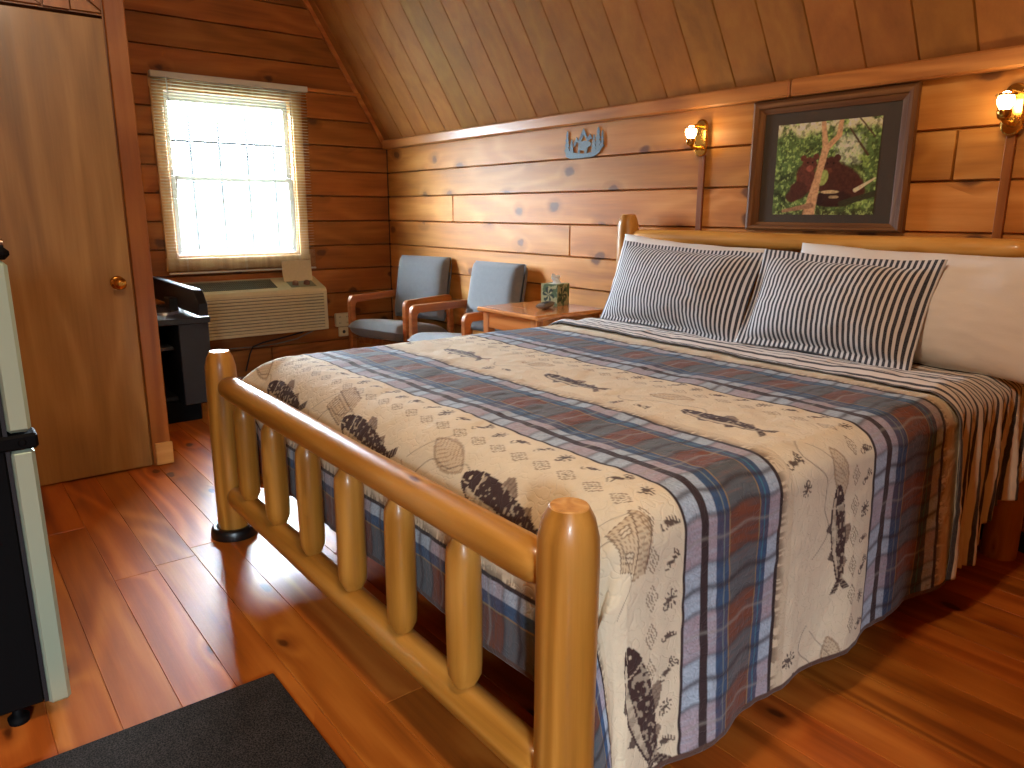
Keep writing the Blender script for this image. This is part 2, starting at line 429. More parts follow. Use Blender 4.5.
# window wall: boards along Y with an opening
WY0, WY1, WZ0, WZ1 = 1.39, 2.30, .90, 2.035
mb = MB()
for i in range(len(ROWS)-1):
    z0, z1 = ROWS[i], ROWS[i+1]
    yr0 = min(YW, YW-(z0-SLZ)/SL) if z0 > SLZ else YW
    yr1 = min(YW, YW-(z1-SLZ)/SL) if z1 > SLZ else YW
    segs = [(YF, rw.uniform(-.6, .6)), None]
    joints = [YF, -.3+rw.uniform(-.3, .3)]
    if z0 < .3: joints.append(rw.uniform(1.5, 2.2))
    joints = sorted(joints)+[None]
    for a, b in zip(joints, joints[1:]):
        yb0 = yr0 if b is None else b; yb1 = yr1 if b is None else b
        parts = [(a, a, yb0, yb1)]
        if z1 > WZ0 and z0 < WZ1 and a < WY1 and (b is None or b > WY0):
            parts = []
            zz0, zz1 = max(z0, WZ0), min(z1, WZ1)
            if a < WY0: parts.append((a, a, min(WY0, yb0), min(WY0, yb1)))
            if yb0 > WY1: parts.append((WY1, WY1, yb0, yb1))
            t = rw.uniform(.2, .6)
            if z0 < WZ0: plank_face(mb, [(XW, WY0, z0), (XW, WY1, z0), (XW, WY1, WZ0), (XW, WY0, WZ0)], (1, 0, 0), .006, .022, t)
            if z1 > WZ1: plank_face(mb, [(XW, WY0, WZ1), (XW, WY1, WZ1), (XW, WY1, z1), (XW, WY0, z1)], (1, 0, 0), .006, .022, t)
        t = rw.uniform(.15, .75) if i != 7 else .78
        for (a0, a1, b0, b1) in parts:
            plank_face(mb, [(XW, a0, z0), (XW, b0, z0), (XW, b1, z1), (XW, a1, z1)], (1, 0, 0), .006, .022, t)
xb0, xb1 = XW-.1, XW-.021
mb.box(xb0, xb1, YF-.1, WY0, 0, ZT+.1, mi=1); mb.box(xb0, xb1, WY1, YW+.1, 0, ZT+.1, mi=1)
mb.box(xb0, xb1, WY0, WY1, 0, WZ0, mi=1); mb.box(xb0, xb1, WY0, WY1, WZ1, ZT+.1, mi=1)
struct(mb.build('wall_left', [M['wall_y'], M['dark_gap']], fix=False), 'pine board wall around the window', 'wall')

# sloped ceiling: grooved panels, seams 0.2033 apart
mb = MB(); mb2 = MB()
sd = Vector((0, -1, SL)).normalized(); sn = Vector((0, -SL, -1)).normalized()
x = -3.848-.2033*9; rc = random.Random(5)
while x < XR:
    a, b = max(x, XW), min(x+.2033, XR)
    if b-a > .01:
        t = rc.random()
        plank_face(mb, [(a, SLY, SLZ), (b, SLY, SLZ), (b, YT, ZT), (a, YT, ZT)], sn, .0045, .014, t)
        plank_face(mb, [(a, YT, ZT), (b, YT, ZT), (b, YF, ZT), (a, YF, ZT)], (0, 0, -1), .0045, .005, t)
    x += .2033
bk = -sn*.0138
p = [Vector((XW-.1, SLY+.05, SLZ-.05*SL)), Vector((XR+.1, SLY+.05, SLZ-.05*SL)), Vector((XR+.1, YT, ZT)), Vector((XW-.1, YT, ZT))]
mb.add([q+bk for q in p]+[q+bk*12 for q in p], [(0, 1, 2, 3), (7, 6, 5, 4), (0, 4, 5, 1), (1, 5, 6, 2), (2, 6, 7, 3), (3, 7, 4, 0)], .1, 1)
mb.box(XW-.1, XR+.1, YF-.1, YT+.15, ZT+.005, ZT+.1, mi=1)
struct(mb.build('ceiling', [M['ceil'], M['dark_gap']], fix=False), 'steep wooden ceiling slope of grooved panels', 'ceiling')

# unseen sides: stub wall placed to shade the quilt, wider space behind the camera
mb = MB()
for i in range(len(ROWS)-1):
    z0, z1 = ROWS[i], ROWS[i+1]
    plank_face(mb, [(.27, YW, z0), (.27, .85, z0), (.27, .85, z1), (.27, YW, z1)], (-1, 0, 0), .004, .006, rw.uniform(.2, .7))
mb.box(.291, .55, .85, YW+.05, 0, ZT+.05, tone=.3)
mb.box(.55, XR+.1, .85, .95, 0, ZT+.05, tone=.3)
struct(mb.build('wall_right_shade', M['wall_y'], fix=False), 'unseen pine wall right of the bed, added to shade the quilt', 'wall')
mb = MB(); mb.box(XW-.1, XR+.1, YF-.1, YF, 0, ZT+.1)
struct(mb.build('wall_front', M['wall_x']), 'pine wall behind the viewer', 'wall')
mb = MB(); fy0, fy1, fz0, fz1 = -1.55, -.97, 1.30, 1.95     # window beside the viewer, in the entry wall
mb.box(XR, XR+.1, YF-.1, fy0, 0, ZT+.1); mb.box(XR, XR+.1, fy1, .95, 0, ZT+.1)
mb.box(XR, XR+.1, fy0, fy1, 0, fz0); mb.box(XR, XR+.1, fy0, fy1, fz1, ZT+.1)
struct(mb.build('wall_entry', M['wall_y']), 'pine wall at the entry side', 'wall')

# partition with the flush door
PX = -3.84
mb = MB()
yy = -.9
mb.box(PX-.1, PX, YF, -.05, 0, ZT+.02, tone=.4)
mb.box(PX-.1, PX, -.05, .752, 2.05, ZT+.02, tone=.4)
mb.box(PX-.1, PX-.06, -.05, .752, 0, 2.05, tone=.4)
mb.box(PX-.1, PX, .752, .832, 0, ZT+.02, tone=.4)
mb.box(XW, PX-.1, .72, .80, 0, ZT+.02, tone=.4)
# diagonal boards above the door
def pw(u, v, d): return (PX+d, u, v)
poly = [(.30, 2.052), (.752, 2.052), (.752, 3.3), (.30, 3.3)]
for k in range(-6, 14):
    u0 = .63+k*.0; z0 = 2.0+k*.16
    # board edges fall towards the right at 40 degrees
    pts = []
    for (uu) in (.632, .752):
        pts.append((uu, z0-(uu-.632)*.8))
    a, b = pts
    lo = max(2.055, a[1]); lo2 = max(2.055, b[1])
    hi = max(2.055, a[1]+.15); hi2 = max(2.055, b[1]+.15)
    if hi > 2.06 or hi2 > 2.06:
        plank_face(mb, [(PX+.012, .632, lo), (PX+.012, .752, lo2), (PX+.012, .752, hi2+.004), (PX+.012, .632, hi+.004)], (1, 0, 0), .004, .008, .35+.1*(k % 3))
for k in range(-6, 14):
    z0 = 2.1+k*.16
    a, b = (.30, z0+.1), (.585, z0-.13)
    lo, lo2 = max(2.055, a[1]), max(2.055, b[1]); hi, hi2 = max(2.055, a[1]+.15), max(2.055, b[1]+.15)
    if hi > 2.06 or hi2 > 2.06:
        plank_face(mb, [(PX+.012, .30, lo), (PX+.012, .53, lo2), (PX+.012, .53, hi2+.004), (PX+.012, .30, hi+.004)], (1, 0, 0), .004, .008, .4+.1*(k % 3))
mb.box(PX, PX+.018, .534, .628, 2.055, ZT, tone=.65)
struct(mb.build('wall_hall', M['wall_z'], fix=False), 'partition wall carrying the flush door', 'wall')
mb = MB(); mb.box(PX-.102, PX+.022, .757, .842, .0, ZT, .004)
struct(mb.build('trim_1', M['trim_z']), 'upright knotty corner board beside the flush door', 'trim')
mb = MB(); mb.box(PX+.022, PX+.036, .768, .848, .004, .115, .003)
struct(mb.build('trim_2', M['block']), 'small pale wood block at the foot of the corner board', 'trim')
dr = bpy.data.objects.new('door_1', None); COL.objects.link(dr); dr.location = (PX, .37, 0); struct(dr, 'flush golden-brown veneer door with brass knob', 'door')
mb = MB(); mb.box(PX-.015, PX+.026, -.03, .748, .008, 2.032, .002)
mb.build('door_panel', M['door'], dr)
mb = MB(); kx = PX+.026; ky, kz = .688, .905
mb.lathe((kx, ky, kz), (kx+.07, ky, kz), [(0, .032), (.06, .032), (.1, .026), (.16, .012), (.42, .011), (.5, .02), (.62, .027), (.8, .028), (.93, .022), (1, .01)], 20)
ko = mb.build('door_knob', M['brass'], dr); ko['label'] = 'round brass knob'

# trims
mb = MB(); rr2 = random.Random(2)
for a, b, t in ((XW+.02, -1.93, .55), (-1.925, XR, .6)):
    mb.box(a, b, YW-.055, YW-.002, 1.715, 1.785, .008, tone=t)
struct(mb.build('trim_3', M['trim_x']), 'knotty board where sloped ceiling meets headboard wall', 'trim')
mb = MB()
off = Vector((XW+.012, 0, 0))
for k in range(1):
    a = Vector((XW+.002, SLY-.02, SLZ+.02)); b = Vector((XW+.002, YT+.02, ZT-.02)); w = sn*.03
    vs = [a, b, b+w, a+w]; vs = vs+[v+Vector((.02, 0, 0)) for v in vs]
    mb.add(vs, [(0, 1, 2, 3), (7, 6, 5, 4), (0, 4, 5, 1), (1, 5, 6, 2), (2, 6, 7, 3), (3, 7, 4, 0)], .7)
struct(mb.build('trim_4', M['trim_y']), 'slim sloping strip where ceiling meets window wall', 'trim')
mb = MB(); mb.box(XW+.06, .26, YW-.022, YW-.002, 0.001, .075, .004)
struct(mb.build('baseboard_back', M['dark_gap']), 'dark baseboard under the headboard wall', 'baseboard')
mb = MB(); mb.box(XW-.001, XW+.024, 2.41, 2.90, 2.098, 2.124, .003)
struct(mb.build('trim_5', M['trim_y']), 'short ledge strip right of the blind headrail', 'trim')
SX = (-2.402, -1.066)
for i, sx in enumerate(SX):
    mb = MB(); mb.box(sx-.016, sx+.016, YW-.016, YW-.001, .95, 1.50, .002)
    struct(mb.build('trim_%d' % (6+i), M['trim_z']), ('thin upright wood strip under the sconce left of picture', 'thin upright wood strip under the sconce right of picture')[i], 'trim')

# ------------------------------------------------------------------ window, blind, bars, outdoors
wn = bpy.data.objects.new('window_1', None); COL.objects.link(wn); wn.location = (XW, (WY0+WY1)/2, WZ0); struct(wn, 'white sash window of two panes in a pine casing', 'window')
mb = MB()   # jamb lining + casing
xi, xo = XW-.1, XW+.001
mb.box(xi, xo, WY0, WY0+.02, WZ0, WZ1); mb.box(xi, xo, WY1-.02, WY1, WZ0, WZ1)
mb.box(xi, xo, WY0, WY1, WZ1-.02, WZ1); mb.box(xi, xo, WY0, WY1, WZ0, WZ0+.02)
for a, b, c, d in ((WY0-.065, WY0+.008, WZ0-.075, WZ1+.07), (WY1-.008, WY1+.065, WZ0-.075, WZ1+.07)):
    mb.box(XW, XW+.016, a, b, c, d, .003)
mb.box(XW, XW+.017, WY0-.07, WY1+.07, WZ1-.008, WZ1+.07, .003); mb.box(XW, XW+.018, WY0-.07, WY1+.07, WZ0-.085, WZ0+.006, .003)
mb.build('casing', M['casing'], wn)
def sash(name, x0, z0, z1):
    mb = MB(); y0, y1 = WY0+.022, WY1-.022; w = .034
    mb.box(x0, x0+.03, y0, y0+w, z0, z1, .003); mb.box(x0, x0+.03, y1-w, y1, z0, z1, .003)
    mb.box(x0, x0+.031, y0, y1, z0, z0+w, .003); mb.box(x0, x0+.031, y0, y1, z1-w*(1.6 if z1 > 1.6 else 1), z1, .003)
    f = mb.build(name, M['vinyl'], wn)
    mb = MB(); mb.box(x0+.012, x0+.016, y0+w, y1-w, z0+w, z1-w)
    mb.build('pane', M['glass'], f)
sash('sash', XW-.085, 1.435, WZ1-.022); sash('sash', XW-.05, WZ0+.022, 1.468)
mb = MB(); mb.box(XW-.022, XW-.008, 1.82, 1.88, 1.468, 1.482, .003); lo = mb.build('sash_lock', M['vinyl'], wn)

bl = thing('venetian_blind', (XW+.05, 1.86, .78), 'grey mini blind with open slats hanging over the window', 'blind')
BY0, BY1 = 1.322, 2.400
mb = MB(); mb.box(XW+.025, XW+.07, BY0, BY1, 2.082, 2.122, .003); mb.build('headrail', M['slat'], bl)
mb = MB(); z = 2.07; n = 0
while z > .815:
    pts = []
    for k in range(5):
        u = -1+k*.5
        pts.append((XW+.047+u*.0105, z-.0010*u*u+.0008*u))
    for k in range(4):
        (xa, za), (xb, zb) = pts[k], pts[k+1]
        mb.add([(xa, BY0+.006, za), (xb, BY0+.006, zb), (xb, BY1-.006, zb), (xa, BY1-.006, za)], [(0, 1, 2, 3)], .5, 0, True)
    z -= .0205 if z > .945 else .0085
for k in range(0):  # slats gathered on the bottom rail
    zz = .795-k*.003
    mb.add([(XW+.034, BY0+.006, zz), (XW+.06, BY0+.006, zz), (XW+.06, BY1-.006, zz), (XW+.034, BY1-.006, zz)], [(0, 1, 2, 3)])
mb.build('slats', M['slat'], bl, fix=False)
mb = MB(); mb.box(XW+.036, XW+.058, BY0+.004, BY1-.004, .796, .809, .003); mb.build('bottom_rail', M['slat'], bl)
mb = MB(); mb.tube([(XW+.078, BY0+.095, 2.09), (XW+.08, BY0+.098, 1.75), (XW+.083, BY0+.10, 1.35)], .0045, 8); wo = mb.build('tilt_wand', M['vinyl'], bl)
mb = MB()
for yy in (BY0+.13, (BY0+BY1)/2, BY1-.13):
    for xx in (XW+.0345, XW+.0595): mb.tube([(xx, yy, 2.09), (xx, yy, .80)], .0008, 4)
mb.build('ladder_cord', M['slat'], bl)

gb = thing('window_grille', (XW-.30, 1.86, .80), 'pale grey iron bars fixed outside the window', 'window bars')
for k in range(5):
    yy = 1.43+k*.205
    mb = MB(); mb.lathe((XW-.30, yy, .80), (XW-.30, yy, 1.93), [(0, .014), (.985, .014), (1, .004)], 8); mb.build('bar', M['iron'], gb)
for zz in (1.72, .9):
    mb = MB(); mb.box(XW-.305, XW-.295, 1.18, 2.48, zz-.009, zz+.009); mb.build('crossbar', M['iron'], gb)
for yy in (1.18, 2.47):
    for zz in (1.72, .9):
        mb = MB(); mb.box(XW-.31, XW-.1, yy-.006, yy+.006, zz-.012, zz+.012); mb.build('bracket', M['iron'], gb)
mb = MB(); mb.box(-30, XW-.12, -20, 25, -.5, -.4)
struct(mb.build('ground', M['grass']), 'bright lawn outside the window', 'ground')

# window in the entry wall
w2 = bpy.data.objects.new('window_2', None); COL.objects.link(w2); w2.location = (XR, (fy0+fy1)/2, fz0); struct(w2)
mb = MB()
for a, b, c, d in ((fy0, fy0+.05, fz0, fz1), (fy1-.05, fy1, fz0, fz1), (fy0, fy1, fz0, fz0+.05), (fy0, fy1, fz1-.05, fz1), ((fy0+fy1)/2-.025, (fy0+fy1)/2+.025, fz0, fz1)):
    mb.box(XR+.03, XR+.07, a, b, c, d, .003)
wf = mb.build('window_frame', M['vinyl'], w2)
mb = MB(); mb.box(XR+.048, XR+.052, fy0+.05, fy1-.05, fz0+.05, fz1-.05); mb.build('pane', M['glass'], wf)

# ------------------------------------------------------------------ air conditioner
AY0, AY1 = 1.30, 2.385
AX0, AX1 = XW+.002, XW+.255
ac = thing('air_conditioner', (XW+.12, (AY0+AY1)/2, .34), 'cream wall air conditioner under the window with its control lid up', 'air conditioner')
mb = MB()
prof = [(AX0, .345), (AX1-.005, .345), (AX1, .352), (AX1-.004, .640), (AX1-.018, .664), (AX0+.02, .735), (AX0, .735)]
mb.prism(prof, lambda u, v, d: (u, d, v), AY0, AY1)
mb.build('casing', M['acbody'], ac, bevel=.008)
mb = MB()   # front louvres
for k in range(11):
    z0 = .372+k*.0228
    vs = []
    for yy in (AY0+.03, AY1-.03):
        vs += [(AX1-.001, yy, z0), (AX1+.010, yy, z0+.004), (AX1+.009, yy, z0+.014), (AX1-.001, yy, z0+.0175)]
    mb.add(vs, [(0, 1, 5, 4), (1, 2, 6, 5), (2, 3, 7, 6), (0, 3, 2, 1), (4, 5, 6, 7)])
mb.build('front_louvre', M['acbody'], ac)
mb = MB(); mb.box(AX1-.004, AX1+.0005, AY0+.03, AY1-.03, .368, .622); mb.build('louvre_recess', M['acdark'], ac)
slx = lambda f: (AX1-.018-(AX1-.038-AX0)*f, .664+.071*f)   # along the sloping top
def top_pt(f, y, up=0.0):
    x, z = slx(f); return (x+up*.30, y, z+up*.95)
mb = MB()   # discharge grille
mb.add([top_pt(.2, AY0+.05, .002), top_pt(.2, AY1-.36, .002), top_pt(.85, AY1-.36, .002), top_pt(.85, AY0+.05, .002)], [(0, 1, 2, 3)], mi=1)
y = AY0+.05
while y < AY1-.36:
    a, b, c, d = top_pt(.2, y), top_pt(.2, y+.006), top_pt(.85, y+.006), top_pt(.85, y)
    a2, b2, c2, d2 = top_pt(.2, y, .007), top_pt(.2, y+.006, .007), top_pt(.85, y+.006, .007), top_pt(.85, y, .007)
    mb.add([a, b, c, d, a2, b2, c2, d2], [(4, 5, 6, 7), (0, 1, 5, 4), (1, 2, 6, 5), (2, 3, 7, 6), (3, 0, 4, 7)])
    y += .0145
for f in (.2, .36, .52, .68, .85):
    a, b, c, d = top_pt(f, AY0+.05, .008), top_pt(f, AY1-.36, .008), top_pt(f+.025, AY1-.36, .008), top_pt(f+.025, AY0+.05, .008)
    mb.add([a, b, c, d], [(0, 1, 2, 3)])
mb.build('top_grille', [M['acdark'], M['acgap']], ac, fix=False)
mb = MB(); mb.add([top_pt(.12, AY1-.26, .003), top_pt(.12, AY1-.06, .003), top_pt(.62, AY1-.06, .003), top_pt(.62, AY1-.26, .003)], [(0, 1, 2, 3)])
mb.build('control_panel', M['acdark'], ac, fix=False)
mb = MB()
for (yy, f) in ((AY1-.21, .36), (AY1-.12, .36)):
    p = Vector(top_pt(f, yy, .003)); mb = MB(); mb.lathe(p, p+Vector((.008, 0, .024)), [(0, .024), (.7, .022), (1, .017)], 16); mb.build('control_knob', M['redknob'], ac)
mb = MB()   # open lid standing up
hx, hz = slx(.66)
mb.prism([(hx, hz), (hx+.008, hz), (hx-.012, hz+.155), (hx-.020, hz+.155)], lambda u, v, d: (u, d, v), AY1-.275, AY1-.045)
mb.build('control_lid', M['acbody'], ac, bevel=.002)
mb = MB(); mb.tube([(XW+.1, 2.30, .352), (XW+.12, 2.22, .318), (XW+.10, 2.05, .285), (XW+.07, 1.93, .262), (XW+.05, 1.86, .235), (XW+.03, 1.84, .18), (XW+.03, 1.80, .05)], .006, 8)
co = mb.build('power_cord', M['cordblack'], ac)
mb = MB(); mb.tube([(XW+.12, 2.36, .350), (XW+.10, 2.31, .315), (XW+.06, 2.20, .262), (XW+.03, 2.06, .236), (XW+.02, 1.9, .225), (XW+.02, 1.7, .232)], .005, 8)
co = mb.build('drain_hose', M['cordwhite'], ac); co['label'] = 'thin grey hose'

# outlet
ol = thing('wall_outlet', (XW, 2.615, .24), 'ivory double socket with smaller box below, right of air conditioner', 'outlet')
mb = MB(); mb.box(XW, XW+.035, 2.548, 2.678, .318, .425, .005); mb.build('socket_plate', M['outlet'], ol)
for yy in (2.58, 2.646):
    for zz in (.347, .396):
        mb = MB(); mb.lathe((XW+.035, yy, zz), (XW+.0375, yy, zz), [(0, .0165), (1, .0155)], 14)
        mb.box(XW+.0375, XW+.0385, yy-.007, yy-.004, zz-.004, zz+.007, mi=1); mb.box(XW+.0375, XW+.0385, yy+.004, yy+.007, zz-.004, zz+.007, mi=1)
        mb.build('socket', [M['outlet'], M['darkplastic']], ol)
mb = MB(); mb.box(XW, XW+.028, 2.575, 2.655, .235, .312, .005); mb.build('junction_box', M['outlet'], ol)
mb = MB(); mb.lathe((XW+.028, 2.615, .274), (XW+.031, 2.615, .274), [(0, .014), (1, .012)], 14); mb.build('jack', M['darkplastic'], ol)

# ------------------------------------------------------------------ television on its stand
st = thing('television_stand', (-4.75, 1.06, 0), 'black stand with open shelf in the alcove beside the flush door', 'tv stand')
mb = MB(); mb.box(-5.22, -4.44, .87, 1.262, .598, .632, .003); mb.build('stand_top', M['blackmatte'], st)
mb = MB(); mb.box(-5.20, -4.45, 1.085, 1.252, .125, .598, .004); mb.build('side_cabinet', M['blackmatte'], st)
mb = MB(); mb.box(-5.20, -4.60, .88, .905, .125, .598); mb.box(-5.20, -5.18, .905, 1.085, .125, .598); mb.build('back_panel', M['blackmatte'], st)
mb = MB(); mb.box(-5.20, -4.60, .88, 1.085, .43, .45, .002); mb.build('shelf', plain('grey_edged_shelf', (70, 72, 76), .35), st)
mb = MB(); mb.box(-5.20, -4.60, .88, 1.085, .125, .15, .002); mb.build('bottom_shelf', M['blackmatte'], st)
mb = MB(); mb.box(-5.1, -4.56, .93, 1.20, .0, .125, .004); mb.build('plinth', M['black'], st)
tv = thing('television', (-4.85, 1.12, .632), 'thin black television seen from behind on the dark stand', 'television')
mb = MB()
mb.prism([(-5.35, .665), (-4.30, .655), (-4.30, .725), (-4.375, .797), (-5.35, .805)][::1], lambda u, v, d: (u, d, v), 1.165, 1.215)
mb.build('screen_housing', M['tvblack'], tv, bevel=.006)
mb = MB(); mb.box(-5.30, -4.36, 1.215, 1.218, .68, .775); mb.build('screen', plain('dark_screen', (8, 9, 12), .08), tv)
mb = MB()
cx, cy = -4.80, 1.075
mb.add([(cx+.17*math.cos(2*PI*k/28), cy+.10*math.sin(2*PI*k/28), .634) for k in range(28)]+[(cx+.165*math.cos(2*PI*k/28), cy+.095*math.sin(2*PI*k/28), .648) for k in range(28)],
       [tuple(range(28))[::-1], tuple(range(28, 56))]+[(k, (k+1) % 28, 28+(k+1) % 28, 28+k) for k in range(28)])
mb.build('oval_base', plain('glossy_grey_base', (96, 104, 124), .12), tv)
mb = MB(); mb.box(cx-.06, cx+.06, 1.12, 1.17, .64, .72, .005); mb.build('neck', M['tvblack'], tv)

# ------------------------------------------------------------------ fridge
fr = thing('refrigerator', (-2.2, -.13, 0), 'small black two-door fridge with steel doors at the left edge', 'fridge')
FX = -1.97; FX0 = -2.46
mb = MB(); mb.box(FX0, FX, -.42, .088, .045, 1.135, .006); mb.build('cabinet_body', M['black'], fr)
mb = MB(); mb.box(FX0, FX, .094, .143, .732, 1.118, .008); dfz = mb.build('freezer_door', M['steel'], fr); dfz['label'] = 'steel freezer door'
mb = MB(); mb.box(FX0, FX, .094, .143, .032, .690, .008); dm = mb.build('main_door', M['steel'], fr); dm['label'] = 'steel main door'
mb = MB(); mb.box(FX0+.002, FX-.002, .086, .0945, .045, 1.118); mb.build('door_gasket', M['blackmatte'], fr)
mb = MB(); mb.box(FX-.07, FX+.006, .06, .152, .692, .728, .006); mb.lathe((FX+.006, .12, .71), (FX+.010, .12, .71), [(0, .009), (1, .006)], 12); mb.build('hinge', M['black'], fr)
mb = MB(); mb.box(FX-.09, FX+.004, .03, .150, 1.122, 1.150, .01); mb.build('hinge', M['black'], fr)
mb = MB(); mb.lathe((FX-.03, .142, 1.155), (FX-.03, .06, 1.155), [(0, .012), (1, .012)], 12); mb.build('hinge_cap', M['chrome'], fr)
for (a, b) in ((FX-.03, .03), (FX-.03, -.36), (FX0+.04, .03), (FX0+.04, -.36)):
    mb = MB(); mb.lathe((a, b, 0), (a, b, .05), [(0, .022), (.3, .024), (.35, .012), (1, .012)], 14); mb.build('foot', M['black'] , fr)

# doormat
mb = MB(); mb.box(-1.795, -.92, -.03, .592, .001, .012, .004)
tag(mb.build('doormat', M['rug'], origin=(-1.35, .3, .001)), 'black textured doormat on the floor in front of the fridge', 'mat')

# ------------------------------------------------------------------ log bed frame
BX0, BX1, BYF, BYH = -2.784, -.874, .812, 2.97
bed = thing('log_bed_frame', ((BX0+BX1)/2, 1.9, 0), 'varnished log bed frame with spindle footboard and headboard', 'bed frame')
def post(x, y, h, r, seed, z0=0.0):
    mb = MB()
    mb.lathe((x, y, z0), (x, y, h), [(0, r*.98), (.02, r), (.5, r*1.0), (.86 if h < 1 else .92, r*.98), (.925 if h < 1 else .955, r*.95), (.97 if h < 1 else .982, r*.82), (1, r*.62)], 28, .02, seed=seed)
    p = mb.build('post', M['log_Z'], bed)
    mb = MB(); mb.lathe((x, y, h-.001), (x, y, h+.0025), [(0, r*.63), (1, r*.58)], 28, .02, seed=seed)
    mb.build('cut_end', M['logend'], p)
post(BX0, BYF, .722, .058, 1, .006); post(BX1, BYF, .737, .057, 2)
post(BX0, BYH, 1.215, .058, 3); post(BX1, BYH, 1.215, .058, 4)
def rail(name, y, z, r, seed, x0=BX0, x1=BX1, ax='X'):
    mb = MB(); L = x1-x0; t = .075/L
    mb.lathe((x0, y, z), (x1, y, z), [(.008, r*.45), (t*.62, r*.5), (t*.8, r*.78), (t*1.1, r*.95), (t*1.6, r), (.3, r*1.03), (.6, r*.98), (1-t*1.6, r), (1-t*1.1, r*.95), (1-t*.8, r*.78), (1-t*.62, r*.5), (.992, r*.45)], 26, .02, seed=seed)
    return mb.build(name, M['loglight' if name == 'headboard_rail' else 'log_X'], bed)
rail('top_rail', BYF, .600, .043, 11); rail('bottom_rail', BYF, .175, .043, 12)
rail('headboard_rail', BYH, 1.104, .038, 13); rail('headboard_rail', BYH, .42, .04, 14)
def spindle(x, y, z0, z1, r, seed):
    mb = MB(); L = z1-z0
    mb.lathe((x, y, z0), (x, y, z1), [(0, r*.45), (.03, r*.5), (.06, r*.62), (.13, r*.96), (.2, r), (.55, r*1.02), (.82, r), (.88, r*.95), (.945, r*.6), (.97, r*.48), (1, r*.42)], 18, .03, seed=seed)
    mb.build('spindle', M['log_Z'], bed)
for k in range(6):
    xx = (-2.559, -2.288, -2.010, -1.739, -1.469, -1.198)[k]
    spindle(xx, BYF, .19, .585, .0375+.002*(k % 2), 20+k)
for k in range(6):
    spindle((-2.486, -2.225, -1.951, -1.693, -1.43, -1.166)[k], BYH, .43, 1.085, .042, 40+k)
for x in (BX0+.045, BX1-.045):
    mb = MB(); mb.lathe((x, BYF, .215), (x, BYH, .215), [(.01, .02), (.03, .022), (.05, .038), (.5, .04), (.95, .038), (.97, .022), (.99, .02)], 18, .02, seed=int(60+x))
    mb.build('side_rail', M['log_Y'], bed)
for yy in (1.1, 1.7, 2.3, 2.8):
    mb = MB(); mb.box(BX0+.045, BX1-.045, yy-.045, yy+.045, .180, .198); mb.build('cross_slat', M['log_X'], bed)
mb = MB()
mb.lathe((BX0, BYF, 0), (BX0, BYF, .04), [(0, .086), (.3, .088), (.85, .083), (1, .078), (1, .062), (.15, .060)], 28, cap=False)
mb.lathe((BX0, BYF, 0.0005), (BX0, BYF, .005), [(0, .082), (1, .06)], 28)
tag(mb.build('bed_riser', plain('black_rubber_cup', (12, 12, 12), .35), origin=(BX0, BYF, 0)), 'black rubber cup under the far footboard post', 'bed riser')

# ------------------------------------------------------------------ box spring, mattress
def cushion_box(x0, x1, y0, y1, z0, z1, r):
    mb = MB(); mb.box(x0, x1, y0, y1, z0, z1, r); return mb
o = cushion_box(-2.69, -.968, .935, 2.90, .199, .43, .03).build('box_spring', M['boxspring'], origin=((BX0+BX1)/2, 1.9, .199), bevel=.012)
tag(o, 'white box spring showing under the quilt at the foot', 'box spring')
o = cushion_box(-2.755, -.903, .960, 2.895, .431, .672, .06).build('mattress', M['white'], origin=((BX0+BX1)/2, 1.9, .431), bevel=.03)
tag(o, 'thick white mattress hidden beneath the fish quilt', 'mattress')

# ------------------------------------------------------------------ numpy noise
def vnoise(x, y, seed=0):
    xi = np.floor(x).astype(np.int64); yi = np.floor(y).astype(np.int64); fx = x-xi; fy = y-yi
    fx = fx*fx*(3-2*fx); fy = fy*fy*(3-2*fy)
    def h(a, b):
        n = (a*374761393+b*668265263+seed*974634777) & 0xffffffff
        n = ((n ^ (n >> 13))*1274126177) & 0xffffffff
        return ((n ^ (n >> 16)) & 0xffff)/65535.0
    return (h(xi, yi)*(1-fx)+h(xi+1, yi)*fx)*(1-fy)+(h(xi, yi+1)*(1-fx)+h(xi+1, yi+1)*fx)*fy
def fbm(x, y, seed=0, o=4):
    a = 0; s = .5; t = 0
    for k in range(o): a = a+s*vnoise(x*2**k, y*2**k, seed+k*17); t += s; s *= .5
    return a/t
def sstep(a, b, x):
    t = np.clip((x-a)/(b-a), 0, 1); return t*t*(3-2*t)

